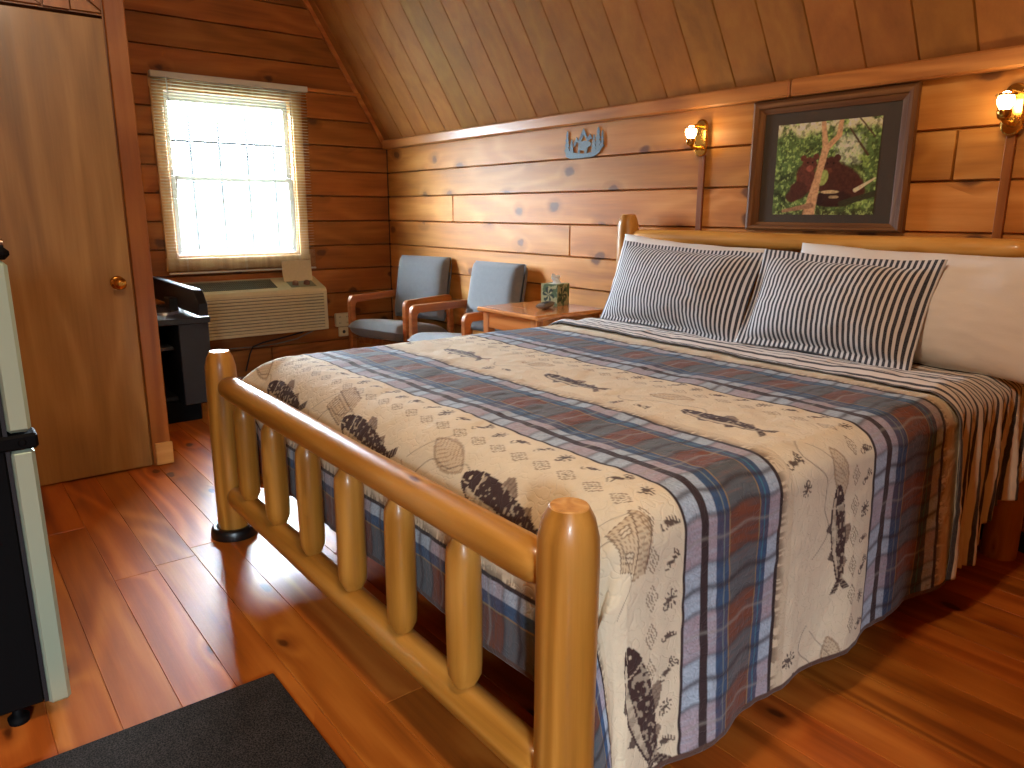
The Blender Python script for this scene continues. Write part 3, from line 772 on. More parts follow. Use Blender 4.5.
# ------------------------------------------------------------------ the quilt
S0, TF0 = -.925, 1.06          # where the cloth starts to bend: right side, foot
SL0 = -2.63                   # left side
RR, RF, RL = .085, .165, .21
QZ = .700
def drop(a, r, fl):
    a = np.maximum(a, 0); k = r*PI/2
    h = np.where(a < k, r*np.sin(a/r), r+fl*(a-k)); z = np.where(a < k, r*(1-np.cos(a/r)), r+(a-k)*.998)
    return h, z
def quilt_pos(s, t, lift=0.0):
    a = np.maximum(s-S0, 0); al = np.maximum(SL0-s, 0); b = np.maximum(TF0-t, 0)
    # right drop and foot drop joined round the corner; hanging sides run on almost to the foot before turning
    TFe = TF0-.125*np.clip((a+al)/.22, 0, 1); RFe = RF-.125*np.clip((a+al)/.22, 0, 1)
    b = np.maximum(TFe-t, 0)
    n = 3.0
    r = (a**n+b**n)**(1/n)+1e-9
    ang = np.arctan2(b, a)
    rad = RR+(RFe-RR)*np.sin(ang)**2
    rl = np.where(al > 0, (al**n+b**n)**(1/n)+1e-9, r)
    angl = np.arctan2(b, al)
    radl = RL+(RFe-RL)*np.sin(angl)**2
    left = al > 0
    rr_ = np.where(left, rl, r); ra = np.where(left, radl, rad); an = np.where(left, angl, ang)
    side = np.where(a > 0, 1.0, np.where(left, -1.0, 0.0))
    wave = .010*np.sin(t*11.0+1.2)+.008*np.sin(t*23+s*2)
    h, z = drop(rr_, ra, .03)
    hang = np.clip((rr_-.14)/.45, 0, 1)
    fold = .030*np.exp(-((an-.75)/.35)**2)*hang
    ok = (rr_ > 1e-6)
    hx = (h+fold+wave*hang*np.cos(an)**2)*np.cos(an); hy = (h+fold)*np.sin(an)+.008*np.sin(s*9)*hang*np.sin(an)**2
    x = np.clip(s, SL0, S0)+np.where(ok & (side != 0), side*hx, 0)
    y = np.maximum(t, TFe)-np.where(b > 0, hy, 0)
    zz = QZ-np.where(ok, z, 0)
    flat = np.exp(-(rr_/.2))
    bumps = (fbm(s*7, t*7, 3, 3)-.5)*.012+(vnoise(s*34, t*34, 9)-.5)*.0035
    zz = zz+bumps*flat
    x = x+np.where(side != 0, side*(vnoise(s*34, t*34, 19)-.5)*.004*(1-flat)*np.cos(an)**2, 0)
    y = y+(vnoise(s*34, t*34, 29)-.5)*.004*(1-flat)*np.sin(an)**2
    nx = np.cos(an)*np.sin(np.clip(rr_/np.maximum(ra, 1e-6), 0, PI/2))*side
    ny = -np.sin(an)*np.sin(np.clip(rr_/np.maximum(ra, 1e-6), 0, PI/2))*(b > 0)
    nz = np.cos(np.clip(rr_/np.maximum(ra, 1e-6), 0, PI/2))
    return np.stack([x+nx*lift, y+ny*lift, zz+nz*lift], -1)
TEND = 2.46
step = .0038
su = np.arange(SL0-.55, S0+.632, step); tv_ = np.arange(TF0-.53, TEND, step)
S, T = np.meshgrid(su, tv_, indexing='ij')
# ----- printed pattern
CREAM = np.array(lin((216, 203, 174))); BROWN = np.array(lin((62, 42, 38))); TAN = np.array(lin((166, 134, 92)))
C = np.empty(S.shape+(3,)); C[:] = CREAM
C *= (.93+.14*fbm(S*30, T*30, 40, 3))[..., None]
def paint(mask, col, a=1.0):
    m = np.clip(mask*a, 0, 1)[..., None]; C[:] = C*(1-m)+np.array(col)*m
B1, B1e, B2, B2e, B0e, B0 = 1.085, 1.425, 1.835, 2.255, .715, .40
def window(s0, s1, t0, t1):
    i0, i1 = np.searchsorted(su, (s0, s1)); j0, j1 = np.searchsorted(tv_, (t0, t1))
    return slice(max(i0, 0), i1), slice(max(j0, 0), j1)
def stamp(cs, ct, rad, fn, ang=0.0):
    w = window(cs-rad, cs+rad, ct-rad, ct+rad)
    if S[w].size == 0: return
    p = S[w]-cs; q = T[w]-ct; ca, sa = math.cos(ang), math.sin(ang)
    P, Q = p*ca+q*sa, -p*sa+q*ca
    for mask, col in fn(P, Q):
        m = np.clip(mask, 0, 1)[..., None]; C[w] = C[w]*(1-m)+np.array(col)*m
E_ = .003
def ins(d, e=E_): return np.clip(.5-d/e, 0, 1)         # d<0 inside
def fish(Ln, fat=.15, sd=0):
    def f(P, Q):
        p = P/Ln+.5; q = Q/Ln
        pc = np.clip(p, 0, 1)
        w = fat*np.sin(PI*np.clip(pc/.95, 0, 1)**.70)**.8+.012+.012*np.clip(pc*8, 0, 1)
        w = np.where(p > .87, np.maximum(w, .028+(p-.87)*.85), w)
        fork = np.where(p > .93, np.abs(q) < (p-.93)*.7, False)
        body = ((p > 0.0) & (p < 1.0) & (np.abs(q) < w) & ~fork).astype(float)
        dors = ((p > .40) & (p < .58) & (q > 0) & (q < w+.085*np.clip(1-np.abs(p-.46)/.13, 0, 1)**.5)).astype(float)
        adip = ((p > .68) & (p < .80) & (q > 0) & (q < w+.05*(1-np.abs(p-.74)/.06))).astype(float)
        pect = ((p > .28) & (p < .40) & (q < -.06) & (q > -w-.07*np.clip(1-np.abs(p-.36)/.07, 0, 1))).astype(float)
        pelv = ((p > .58) & (p < .68) & (q < -.04) & (q > -w-.06*np.clip(1-np.abs(p-.64)/.06, 0, 1))).astype(float)
        spots = (vnoise(P*130, Q*130, 5+sd) > .68)
        belly = (q < -.36*w) & (p < .86) & (p > .1)
        gill = np.abs(np.hypot((p-.10)/.6, q)-.17) < .012
        mouth = (np.abs(q+.02) < .006) & (p < .1)
        eye = np.hypot(p-.085, (q-.025)) < .014
        dk = BROWN; md = np.array(lin((104, 78, 64))); lt = CREAM*.92
        out = [(np.maximum(dors, adip)*.75, md), (np.maximum(pect, pelv)*.9, dk), (body, dk)]
        out += [(body*(spots & ~belly & (p > .2) & (p < .9)).astype(float)*.55, lt)]
        out += [(body*(belly & (np.abs(q) < w-.016)).astype(float)*(.55+.3*(vnoise(P*90, Q*90, 3) > .5)), lt)]
        out += [(body*gill.astype(float)*.8, lt), (body*mouth.astype(float)*.8, lt), (body*eye.astype(float), lt)]
        ray = (np.sin(p*180) > .3)
        out += [(np.maximum(dors, adip)*ray*.4, dk), (body*((p > .88) & ray).astype(float)*.35, lt)]
        return out
    return f
def diamond(Ln):
    def f(P, Q):
        d = np.abs(P)/Ln+np.abs(Q)/(Ln*.62)
        o = ((d < 1) & (d > .82)).astype(float); i = ((d < .52) & (d > .36)).astype(float); c = (d < .16).astype(float)
        return [(o*.8, np.array(lin((112, 90, 70)))), (i*.7, np.array(lin((112, 90, 70)))), (c*.8, BROWN)]
    return f
def fly(sz, kind):
    def f(P, Q):
        p, q = P/sz, Q/sz
        body = ins(np.hypot(p/.42, q/.16)-1, .2)
        hook = ((np.abs(np.hypot(p+.35, q+.22)-.24) < .045) & (q < -.05)).astype(float)
        th = np.arctan2(q, p-.1); r = np.hypot(p-.1, q)
        if kind == 0: wing = ((th > .15) & (th < 1.35) & (r < .95) & (np.sin(th*22) > -.35)).astype(float)
        elif kind == 1: wing = ((np.abs(np.sin(th*4.5)) > .84) & (r < .62)).astype(float)
        else: wing = ins(np.hypot((p-.3)/.62, (q-.22)/.2)-1, .1)*((np.sin(p*26) > -.5))
        return [(np.maximum(np.maximum(body, hook), wing)*.92, BROWN)]
    return f
def cabin(sz):
    def f(P, Q):
        p, q = P/sz, Q/sz
        wall = (np.abs(p) < .8) & (q > -.55) & (q < .25)
        roof = (q >= .25) & (q < .8) & (np.abs(p) < .98-(q-.25)*.55)
        ln = (np.abs(((q*6) % 1)-.5) < .12) & wall
        rl = (np.abs(((p*6+q*3) % 1)-.5) < .14) & roof
        edge = ((np.abs(np.abs(p)-.8) < .03) & wall) | ((np.abs(q-.25) < .03) & (np.abs(p) < .98)) | ((np.abs(q+.55) < .03) & (np.abs(p) < .8)) | ((np.abs(q-.8) < .03) & (np.abs(p) < .68))
        win = (np.abs(np.abs(p)-.4) < .16) & (np.abs(q+.12) < .2)
        wl = win & ((np.abs(np.abs(p)-.4) > .12) | (np.abs(q+.12) > .16) | (np.abs(np.abs(p)-.4) < .025))
        return [((wall | roof).astype(float)*.45, TAN), ((ln | rl).astype(float)*.6, np.array(lin((122, 94, 66)))), (win.astype(float)*.5, CREAM), ((edge | wl).astype(float)*.75, np.array(lin((100, 74, 54))))]
    return f
def leafy(sz):
    def f(P, Q):
        p, q = P/sz, Q/sz
        w = .45*(1-p*p)
        m = (np.abs(p) < 1) & (np.abs(q) < w)
        v = (np.abs(((p*5+np.abs(q)*5) % 1)-.5) < .1) & m
        return [(m.astype(float)*.35, TAN), (v.astype(float)*.55, np.array(lin((122, 94, 66)))), (((np.abs(np.abs(q)-w) < .05) & (np.abs(p) < 1)).astype(float)*.5, np.array(lin((122, 94, 66))))]
    return f
def line(fn, s0, s1, wd=.0028, al=.8):
    w = window(s0, s1, .4, 2.5)
    d = np.abs(T[w]-fn(S[w])); sl = np.abs(fn(S[w]+.001)-fn(S[w]-.001))/.002
    m = (np.clip(1.2-d/(wd*np.sqrt(1+sl*sl)), 0, 1)*al)[..., None]
    C[w] = C[w]*(1-m)+BROWN*m
for (lo, hi, fs) in ((B0e, B1, (-3.08, -2.42, -1.825, -1.195, -.455)), (B1e, B2, (-2.95, -2.30, -1.69, -1.115, -.62)), (B2e, B2e+.4, ())):
    wdt = hi-lo
    # dark stitched tree-line fringe on the low edge
    fr_ = sstep(.034, .004, T-lo+.02*(fbm(S*60, T*12, 8, 3)-.35)-.0)*(T > lo)*(T < hi)
    paint(fr_*(fbm(S*130, T*30, 2, 2) > .42), BROWN, .7)
    paint(((T > lo) & (T < lo+.045)).astype(float), TAN, .22)
    k = 0
    s = -3.14
    while s < S0+.62:
        stamp(s, hi-.088, .05, diamond(.030))
        stamp(s+.02, hi-.036, .07, fly(.028+.006*(k % 2), k % 3), .4*math.sin(k*2.1)+ (1.57 if s > S0+.05 else .4))
        s += .079; k += 1
    for i, fsx in enumerate(fs):
        Ln = .335 if lo < 1 else .285
        hangs = fsx > S0
        tt = lo+(.155 if lo < 1 else .150)+(.105 if hangs else 0)
        stamp(fsx, tt, .24, fish(Ln, .104 if lo < 1 else .085, i), (.33 if hangs else -.05-.04*i) if lo < 1 else (.1 if hangs else -.06))
        if lo < 1: stamp(fsx+.375, lo+.215, .13, cabin(.078) if i % 2 else leafy(.085), -.3)
        else:
            stamp(fsx+.32, lo+.25, .1, leafy(.07), .3); stamp(fsx+.26, lo+.07, .06, fly(.038, i % 3), 1.2); stamp(fsx+.33, lo+.10, .06, fly(.032, (i+1) % 3), -.6)
        line(lambda x, c=fsx: lo+.17+.035*np.sin((x-c)*19)+.02*np.sin((x-c)*41+1), fsx+.20, fsx+.52, .0022, .65)
        line(lambda x, c=fsx: lo+.20+.9*(x-c-.26)**1.0, fsx+.22, fsx+.34, .002, .5)
# plaid bands
PL = lin
def band(lo, hi, shift):
    w = (T > lo) & (T < hi)
    q = (T-lo)/(hi-lo)*.34
    u = (S+shift+.006*np.sin(T*40))/.205; fu = u-np.floor(u)
    rust = np.clip(sstep(.02, .06, fu)-sstep(.5, .54, fu), 0, 1)
    cell = np.floor(u*2)
    n1 = fbm(S*260, T*22, 50, 2); n2 = fbm(S*60, T*160, 51, 2); n3 = vnoise(S*420, T*420, 52)
    rcol = np.array(lin((112, 62, 42))); gcol = np.array(lin((86, 91, 95))); bl = np.array(lin((52, 80, 112))); pale = np.array(lin((160, 176, 190))); lav = np.array(lin((158, 140, 146))); dk = np.array(lin((46, 34, 36)))
    mixr = np.clip(rust*.9+(n1-.5)*.9, 0, 1)[..., None]
    cen = gcol*(1-mixr)+rcol*mixr
    cen = cen*(.75+.5*n1)[..., None]
    blu = bl*(.75+.5*n2)[..., None]+0*cen
    blu = blu*(1-.35*mixr)+rcol*.8*.35*mixr
    pal = pale*(1-mixr*.85)+lav*mixr*.85
    pal = pal*(.8+.4*n3)[..., None]
    out = np.empty_like(cen)
    def put(a, b, col): 
        m = ((q >= a) & (q < b))
        out[m] = np.broadcast_to(col, out.shape)[m]
    put(0, .34, cen)
    put(0, .009, dk); put(.009, .056, pal); put(.056, .078, dk*1.25); put(.078, .106, pal); put(.106, .150, blu)
    put(.126, .130, np.array(lin((118, 128, 124)))); put(.148, .151, np.array(lin((146, 122, 84))))
    put(.252, .256, np.array(lin((146, 122, 84)))); put(.256, .292, blu); put(.272, .275, np.array(lin((60, 120, 140)))); put(.292, .327, pal); put(.327, .341, dk)
    # cross stripes
    cr = np.exp(-((fu-.78)/.035)**2)*.75+np.exp(-((fu-.03)/.03)**2)*.6+np.exp(-((fu-.52)/.03)**2)*.45
    cr = cr*((q > .009) & (q < .33))
    out = out*(1-cr[..., None])+dk*cr[..., None]
    lg = (np.exp(-((fu-.27)/.018)**2)*.5)*((q > .009) & (q < .33))
    out = out*(1-lg[..., None])+np.array(lin((150, 148, 140)))*lg[..., None]
    C[w] = out[w]
band(B0, B0e, .03); band(B1, B1e, .0); band(B2, B2e, .09)
edge = np.minimum.reduce([S-su[0], su[-1]-S, T-tv_[0], tv_[-1]-T])
paint((edge < .012).astype(float), lin((86, 62, 52)))
P = quilt_pos(S, T)
# hems: uneven lower edges
n, m = S.shape
def grid_faces(n, m):
    i, j = np.meshgrid(np.arange(n-1), np.arange(m-1), indexing='ij'); a = (i*m+j).ravel()
    return np.stack([a, a+m, a+m+1, a+1], 1)
def grid_object(name, P, mat, col=None, uv=None, parent=None, solid=0.0, origin=(0, 0, 0)):
    n, m = P.shape[:2]; me = bpy.data.meshes.new(name)
    F = grid_faces(n, m).astype(np.int32); off = np.array(world_of(parent)) if parent is not None else np.array(origin)
    V = (P.reshape(-1, 3)-off).astype(np.float32)
    me.vertices.add(n*m); me.vertices.foreach_set('co', V.ravel())
    me.loops.add(F.size); me.loops.foreach_set('vertex_index', F.ravel())
    me.polygons.add(len(F)); me.polygons.foreach_set('loop_start', np.arange(0, F.size, 4, dtype=np.int32)); me.polygons.foreach_set('loop_total', np.full(len(F), 4, dtype=np.int32))
    me.polygons.foreach_set('use_smooth', np.ones(len(F), dtype=bool))
    me.update(calc_edges=True)
    if col is not None:
        ca = me.color_attributes.new('col', 'FLOAT_COLOR', 'POINT')
        ca.data.foreach_set('color', np.concatenate([col.reshape(-1, 3), np.ones((n*m, 1))], 1).astype(np.float32).ravel())
    if uv is not None:
        ul = me.uv_layers.new(name='uv'); ul.data.foreach_set('uv', uv.reshape(-1, 2)[F.ravel()].astype(np.float32).ravel())
    me.materials.append(mat)
    o = bpy.data.objects.new(name, me); COL.objects.link(o)
    if parent is not None: o.parent = parent
    else: o.location = origin
    if solid:
        s_ = o.modifiers.new('t', 'SOLIDIFY'); s_.thickness = solid; s_.offset = -1
    return o
q = grid_object('fishing_quilt', P, M['quilt'], col=C, origin=((BX0+BX1)/2, 1.6, .2), solid=.010)
tag(q, 'cream quilt printed with brown fish and blue plaid bands over the bed', 'quilt')

# ------------------------------------------------------------------ striped sheet
su2 = np.arange(SL0-.5, S0+.62, .008); tt2 = np.arange(2.36, 2.93, .008)
S2, T2 = np.meshgrid(su2, tt2, indexing='ij')
P2 = quilt_pos(S2, T2, .0)
a2 = np.clip((S2-S0)/.6, 0, 1.2)
fq = (T2-2.36)/.57
# front edge wanders and ridges run along the bed width
rid = .010+.016*np.exp(-((T2-2.42-.02*np.sin(S2*3))/.035)**2)+.012*np.exp(-((T2-2.52-.03*np.sin(S2*2.2+1))/.03)**2)+.006*np.sin(T2*95+S2*1.5)*(S2 > -3)*.5
top = np.exp(-np.maximum(S2-S0, 0)/.12)*np.exp(-np.maximum(SL0-S2, 0)/.12)
P2[..., 2] += rid*top
sh = .05*(S2-SL0)/(S0-SL0)
P2[..., 1] -= 0.0+sh*np.exp(-fq*1.5)*1.0
hang = np.clip((S2-S0-.06)/.5, 0, 1)
P2[..., 0] += .012*np.clip((S2-S0)/.1, 0, 1)+hang**.7*(.020*np.sin(fq*52+.6*np.sin(S2*6))+.010*np.sin(fq*23+2))
P2[..., 1] = P2[..., 1]*(1-.16*hang)+(2.505)*.16*hang
P2[..., 2] += hang*(.02*np.sin(fq*14)+.34*np.clip(fq-.2,0,1))
hl = np.clip((SL0-S2)/.3, 0, 1); P2[..., 0] -= hl*.01
UV2 = np.stack([S2, T2], -1)
o = grid_object('striped_sheet', P2, M['sheet'], uv=UV2, origin=((BX0+BX1)/2, 2.65, .3), solid=.004)
tag(o, 'navy and cream striped sheet turned down below the pillows', 'sheet')

# ------------------------------------------------------------------ pillows
def pillow(name, mat, W, H, Th, cx, yb, zb, lean, label, group, flange=0.0, roll=0.0, yaw=0.0, seed=0, sag=.0, uvoff=0.0, flop=0.0):
    nu, nv = 61, 45
    u = np.linspace(-1, 1, nu); v = np.linspace(-1, 1, nv); U, V = np.meshgrid(u, v, indexing='ij')
    fu = 1-flange/(W/2); fv = 1-flange/(H/2)
    uu = np.clip(np.abs(U)/fu, 0, 1); vv = np.clip(np.abs(V)/fv, 0, 1)
    th = ((1-uu**2.4)**.62)*((1-vv**2.4)**.62)
    wr = (fbm(U*3+seed, V*3, seed, 3)-.5)
    th = th*(1+.22*wr)
    X = W/2*U*(1-.035*(1-V**2)+.015*wr); Y = H/2*V*(1-.07*(1-U**2)+.06*wr)
    crease = (fbm(U*5+V*3, V*5, seed+5, 2)-.5)*.009*th**.3
    e = .0025
    F = np.stack([X, -(Th*.55*th+e+crease), Y], -1); Bk = np.stack([X, Th*.45*th+e+crease*.4, Y], -1)
    if flop:
        k = np.clip((V-.72)/.28, 0, 1)*flop
        for A in (F, Bk):
            A[..., 1] -= k*.9; A[..., 2] -= k*1.1
    if sag:
        for A in (F, Bk):
            A[..., 1] += -sag*(1-((V+1)/2))**2
    mt = Matrix.Translation((cx, yb, zb)) @ Matrix.Rotation(yaw, 4, 'Z') @ Matrix.Rotation(-lean, 4, 'X') @ Matrix.Rotation(roll, 4, 'Y') @ Matrix.Translation((0, 0, H/2))
    A = np.array(mt)
    mb = MB(); uv = []
    for G, fl in ((F, False), (Bk, True)):
        Q = G @ A[:3, :3].T+A[:3, 3]
        mb.grid(Q, flip=fl); uv += [(x*W/2+uvoff, y*H/2) for x, y in zip(U.ravel(), V.ravel())]
    # close the rim
    mb.uv = uv; nb = nu*nv
    rim = [(i, 0) for i in range(nu)]+[(nu-1, j) for j in range(1, nv)]+[(i, nv-1) for i in range(nu-2, -1, -1)]+[(0, j) for j in range(nv-2, 0, -1)]
    ids = [i*nv+j for i, j in rim]
    for k in range(len(ids)):
        a, b = ids[k], ids[(k+1) % len(ids)]
        mb.f.append((a, b, b+nb, a+nb)); mb.tone.append(.5); mb.mi.append(0); mb.sm.append(True)
    o = mb.build(name, mat, origin=(cx, yb, zb))
    return tag(o, label, 'pillow', group)
pillow('white_pillow', M['white'], .84, .415, .17, -2.30, 2.735, .702, math.radians(17), 'white pillow behind the striped pillow nearer the chairs', 'pillows on the bed', seed=1, roll=.05)
pillow('white_pillow', M['white'], .96, .42, .19, -1.215, 2.700, .702, math.radians(18), 'large white pillow partly behind the striped pillow under the bear picture', 'pillows on the bed', seed=2, roll=.02)
pillow('striped_pillow', M['sham'], .80, .405, .16, -2.185, 2.575, .706, math.radians(22), 'navy striped pillow nearer the chairs and tissue box', 'pillows on the bed', flange=.022, seed=3, roll=.03)
pillow('striped_pillow', M['sham'], .70, .405, .16, -1.44, 2.565, .702, math.radians(22), 'navy striped pillow in front of the large white pillow under the bear picture', 'pillows on the bed', flange=.03, seed=4, roll=.02, flop=.0)

# ------------------------------------------------------------------ armchairs
def make_chair(label):
    t = thing('armchair', (0, 0, 0), label, 'chair', 'grey armchairs along the headboard wall')
    # seat
    n = 25; u = np.linspace(-1, 1, n); U, V = np.meshgrid(u, u, indexing='ij')
    def soft(w, d, h, pu=4., pv=4.):
        th = ((1-np.abs(U)**pu)**.5)*((1-np.abs(V)**pv)**.5); return U*w/2, V*d/2, th*h/2
    X, Y, Hh = soft(.50, .56, .135, 8, 8)
    mb = MB()
    cx0, cy0, cz0 = 0, -.035, .372
    tiltz = -.04*(Y/.27)
    mb.grid(np.stack([X, Y+cy0, cz0+Hh+.012*(1-U**2)*(1-V**2)+tiltz], -1)); mb.grid(np.stack([X, Y+cy0, cz0-Hh+tiltz], -1), flip=True)
    mb.build('seat', M['chairfab'], t)
    X, Z, Hh = soft(.485, .47, .125, 7, 7)
    mb = MB()
    def bk(x, z, d):
        ang = math.radians(11); zz = z+.235
        return np.stack([x, .185+zz*math.sin(ang)+d*math.cos(ang)+.03*(1-np.abs(x/.25)**2)*0, .44+zz*math.cos(ang)-d*math.sin(ang)], -1)
    mb.grid(bk(X, Z, -Hh-.004), flip=False); mb.grid(bk(X, Z, Hh+.012), flip=True)
    mb.build('backrest', M['chairfab'], t)
    for sx in (-1, 1):
        x0, x1 = sorted((sx*.252, sx*.287))
        # arm: front post, armrest, rear leg as one bent frame in side view (y,z)
        outer = [(-.27, 0), (-.27, .59), (-.262, .617), (-.24, .634), (.19, .640), (.225, .628), (.24, .60), (.27, 0)]
        inner = [(.222, 0), (.195, .573), (.18, .588), (-.205, .582), (-.218, .57), (-.222, .55), (-.222, 0)]
        mb = MB()
        poly = outer+inner
        k = len(poly)
        mb.prism(poly, lambda u_, v_, d: (d, u_, v_), x0, x1)
        mb.build('arm_frame', M['chairwood_y'], t, bevel=.006)
    mb = MB(); mb.box(-.255, .255, -.20, -.175, .28, .325, .004); mb.build('seat_rail', M['chairwood_y'], t)
    mb = MB(); mb.box(-.255, .255, .20, .225, .28, .325, .004); mb.build('seat_rail', M['chairwood_y'], t)
    mb = MB(); mb.box(-.255, .255, .232, .252, .50, .56, .004); mb.build('back_rail', M['chairwood_y'], t)
    return t
ch1 = make_chair('grey armchair with wooden arms in the corner by the socket')
def copy_tree(o, parent=None):
    c = o.copy(); COL.objects.link(c); c.parent = parent
    for chd in list(o.children): copy_tree(chd, c)
    return c
ch2 = copy_tree(ch1); ch2['label'] = 'grey armchair with wooden arms standing right beside the pine nightstand'
ch1.location = (-4.77, 2.72, 0); ch1.rotation_euler.z = math.radians(17)
ch2.location = (-3.93, 2.73, 0); ch2.rotation_euler.z = math.radians(5)

# ------------------------------------------------------------------ nightstand and what lies on it
NX0, NX1, NY0, NY1, NZ = -3.455, -2.925, 2.455, 2.975, .70
nt = thing('nightstand', ((NX0+NX1)/2, (NY0+NY1)/2, 0), 'pine nightstand between the bed and the armchairs', 'nightstand')
mb = MB(); mb.box(NX0, NX1, NY0, NY1, NZ-.026, NZ, .007); mb.build('tabletop', M['table_x'], nt)
mb = MB()
for a in ((NX0+.035, NX1-.035, NY0+.03, NY0+.05), (NX0+.035, NX1-.035, NY1-.05, NY1-.03)): mb.box(*a, NZ-.115, NZ-.026, .002)
for a in ((NX0+.03, NX0+.05, NY0+.05, NY1-.05), (NX1-.05, NX1-.03, NY0+.05, NY1-.05)): mb.box(*a, NZ-.115, NZ-.026, .002)
mb.build('apron', M['table_x'], nt)
for a in (NX0+.028, NX1-.078):
    for b in (NY0+.026, NY1-.076):
        mb = MB(); mb.box(a, a+.05, b, b+.05, 0, NZ-.026, .004); mb.build('leg', M['table_z'], nt)
mb = MB(); mb.box(NX0+.06, NX1-.06, NY0+.06, NY1-.06, .16, .18, .003); mb.build('lower_shelf', M['table_x'], nt)

tb = thing('tissue_box', (-3.235, 2.86, NZ), 'small green leaf-print tissue box on the nightstand', 'tissue box')
bw, bh = .058, .125
def face_grid(fn, n=28):
    a = np.linspace(0, 1, n); A, B = np.meshgrid(a, a, indexing='ij'); return fn(A, B), A, B
rotz = math.radians(12); cz_, sz_ = math.cos(rotz), math.sin(rotz)
def tbp(x, y, z): return np.stack([-3.235+x*cz_-y*sz_, 2.86+x*sz_+y*cz_, NZ+.001+z], -1)
mbv = []; cols = []
sides = [lambda A, B: tbp(-bw+2*bw*A, -bw+0*A, bh*B), lambda A, B: tbp(bw+0*A, -bw+2*bw*A, bh*B), lambda A, B: tbp(bw-2*bw*A, bw+0*A, bh*B), lambda A, B: tbp(-bw+0*A, bw-2*bw*A, bh*B), lambda A, B: tbp(-bw+2*bw*A, -bw+2*bw*B, bh+0*A)]
mb = MB(); cl = []
for i, f in enumerate(sides):
    G, A, B = face_grid(f); mb.grid(G, smooth=False)
    nz_ = fbm(A*5+i*9, B*5, 70, 3); lf = fbm(A*4+i*5, B*4+3, 80, 2)
    c = np.empty(A.shape+(3,)); c[:] = np.array(lin((150, 150, 110))); c *= (.8+.4*nz_)[..., None]
    mk = (lf > .52)[..., None]; c = np.where(mk, np.array(lin((70, 92, 60)))*(.7+.6*nz_)[..., None], c)
    d = np.hypot(A-.45, B-.5); mk2 = ((d < .36) & (np.sin(np.arctan2(B-.5, A-.45)*6+d*9) > -.1))[..., None]
    if i < 4: c = np.where(mk2, np.array(lin((36, 52, 44))), c)
    else: c = np.where((np.hypot((A-.5)/.6, (B-.5)) < .42)[..., None], np.array(lin((196, 200, 190))), c)
    cl.append(c.reshape(-1, 3))
ob = mb.build('carton', M['tissuebox'], tb)
ca = ob.data.color_attributes.new('col', 'FLOAT_COLOR', 'POINT'); cc = np.concatenate(cl); ca.data.foreach_set('color', np.concatenate([cc, np.ones((len(cc), 1))], 1).astype(np.float32).ravel())
mb = MB(); a = np.linspace(0, 1, 13); A, B = np.meshgrid(a, a, indexing='ij')
for k, (ox, oy, hh, w) in enumerate(((-.006, -.004, .062, .05), (.012, .006, .056, .045))):
    G = np.stack([-3.235+ox+(A-.5)*w*(1-.45*B)+.006*np.sin(B*7+k), 2.86+oy+.012*np.sin(A*8+k*2)*(.4+B)+.006*np.sin(B*5), NZ+bh-.004+hh*B*(1-.5*np.abs(A-.45))], -1); mb.grid(G)
mb.build('tissue', M['tissue'], tb)

ph = thing('cordless_phone', (-3.13, 2.70, NZ), 'grey handset lying on the nightstand before the tissue box', 'phone')
dirv = Vector((-3.20+3.075, 2.80-2.60, 0)).normalized(); pr = Matrix(((dirv.x, -dirv.y, 0), (dirv.y, dirv.x, 0), (0, 0, 1)))
mtp = Matrix.Translation((-3.135, 2.70, NZ)) @ pr.to_4x4()
mb = MB(); u = np.linspace(-1, 1, 25); U, V = np.meshgrid(u, u, indexing='ij')
th = ((1-np.abs(U)**5)**.5)*((1-np.abs(V)**3)**.5)
wd = .024+.004*np.abs(U)
for sg, fl in ((1, False), (-1, True)):
    G = np.stack([U*.10, V*wd, .018+.006*U**2+sg*th*.0165], -1); G = G @ np.array(mtp)[:3, :3].T+np.array(mtp)[:3, 3]; mb.grid(G, flip=fl)
mb.build('handset', M['greyplastic'], ph)
mb = MB()
for i in range(4):
    for j in range(3): mb.box(-.055+i*.016, -.044+i*.016, -.014+j*.0105, -.006+j*.0105, .032, .037, .001, mat=mtp)
mb.box(.02, .055, -.013, .013, .032, .0368, .001, mat=mtp)
mb.build('keypad', M['darkplastic'], ph)

# ------------------------------------------------------------------ bear photograph
FX0_, FX1_, FZ0, FZ1 = -2.118, -1.397, 1.150, 1.712
pic = thing('framed_picture', ((FX0_+FX1_)/2, YW, FZ0), 'framed photograph of two brown bears in a tree above the headboard', 'picture')
FD = .034
def mould(poly, fn, name, mat):
    mb = MB()
    # stepped moulding: outer slope, ridge, inner slope
    (a0, b0), (a1, b1), (c1, d1), (c0, d0) = poly   # outer edge a0-a1, inner edge c0-c1
    for t0, t1, h0, h1 in ((0, 0, .002, .026), (0, .25, .026, FD), (.25, .55, FD, .030), (.55, .62, .030, .022), (.62, .9, .022, .018), (.9, 1, .018, .016), (1, 1, .016, .004)):
        def pt(t, e):
            return (a0+(c0-a0)*t, b0+(d0-b0)*t) if e == 0 else (a1+(c1-a1)*t, b1+(d1-b1)*t)
        p00, p01, p10, p11 = pt(t0, 0), pt(t0, 1), pt(t1, 0), pt(t1, 1)
        mb.add([(p00[0], YW-h0, p00[1]), (p01[0], YW-h0, p01[1]), (p11[0], YW-h1, p11[1]), (p10[0], YW-h1, p10[1])], [(0, 1, 2, 3)])
    mb.build(name, mat, pic)
fw = .058
o4 = [(FX0_, FZ0), (FX1_, FZ0), (FX1_, FZ1), (FX0_, FZ1)]; i4 = [(FX0_+fw, FZ0+fw*.62), (FX1_-fw, FZ0+fw*.62), (FX1_-fw, FZ1-fw), (FX0_+fw, FZ1-fw)]
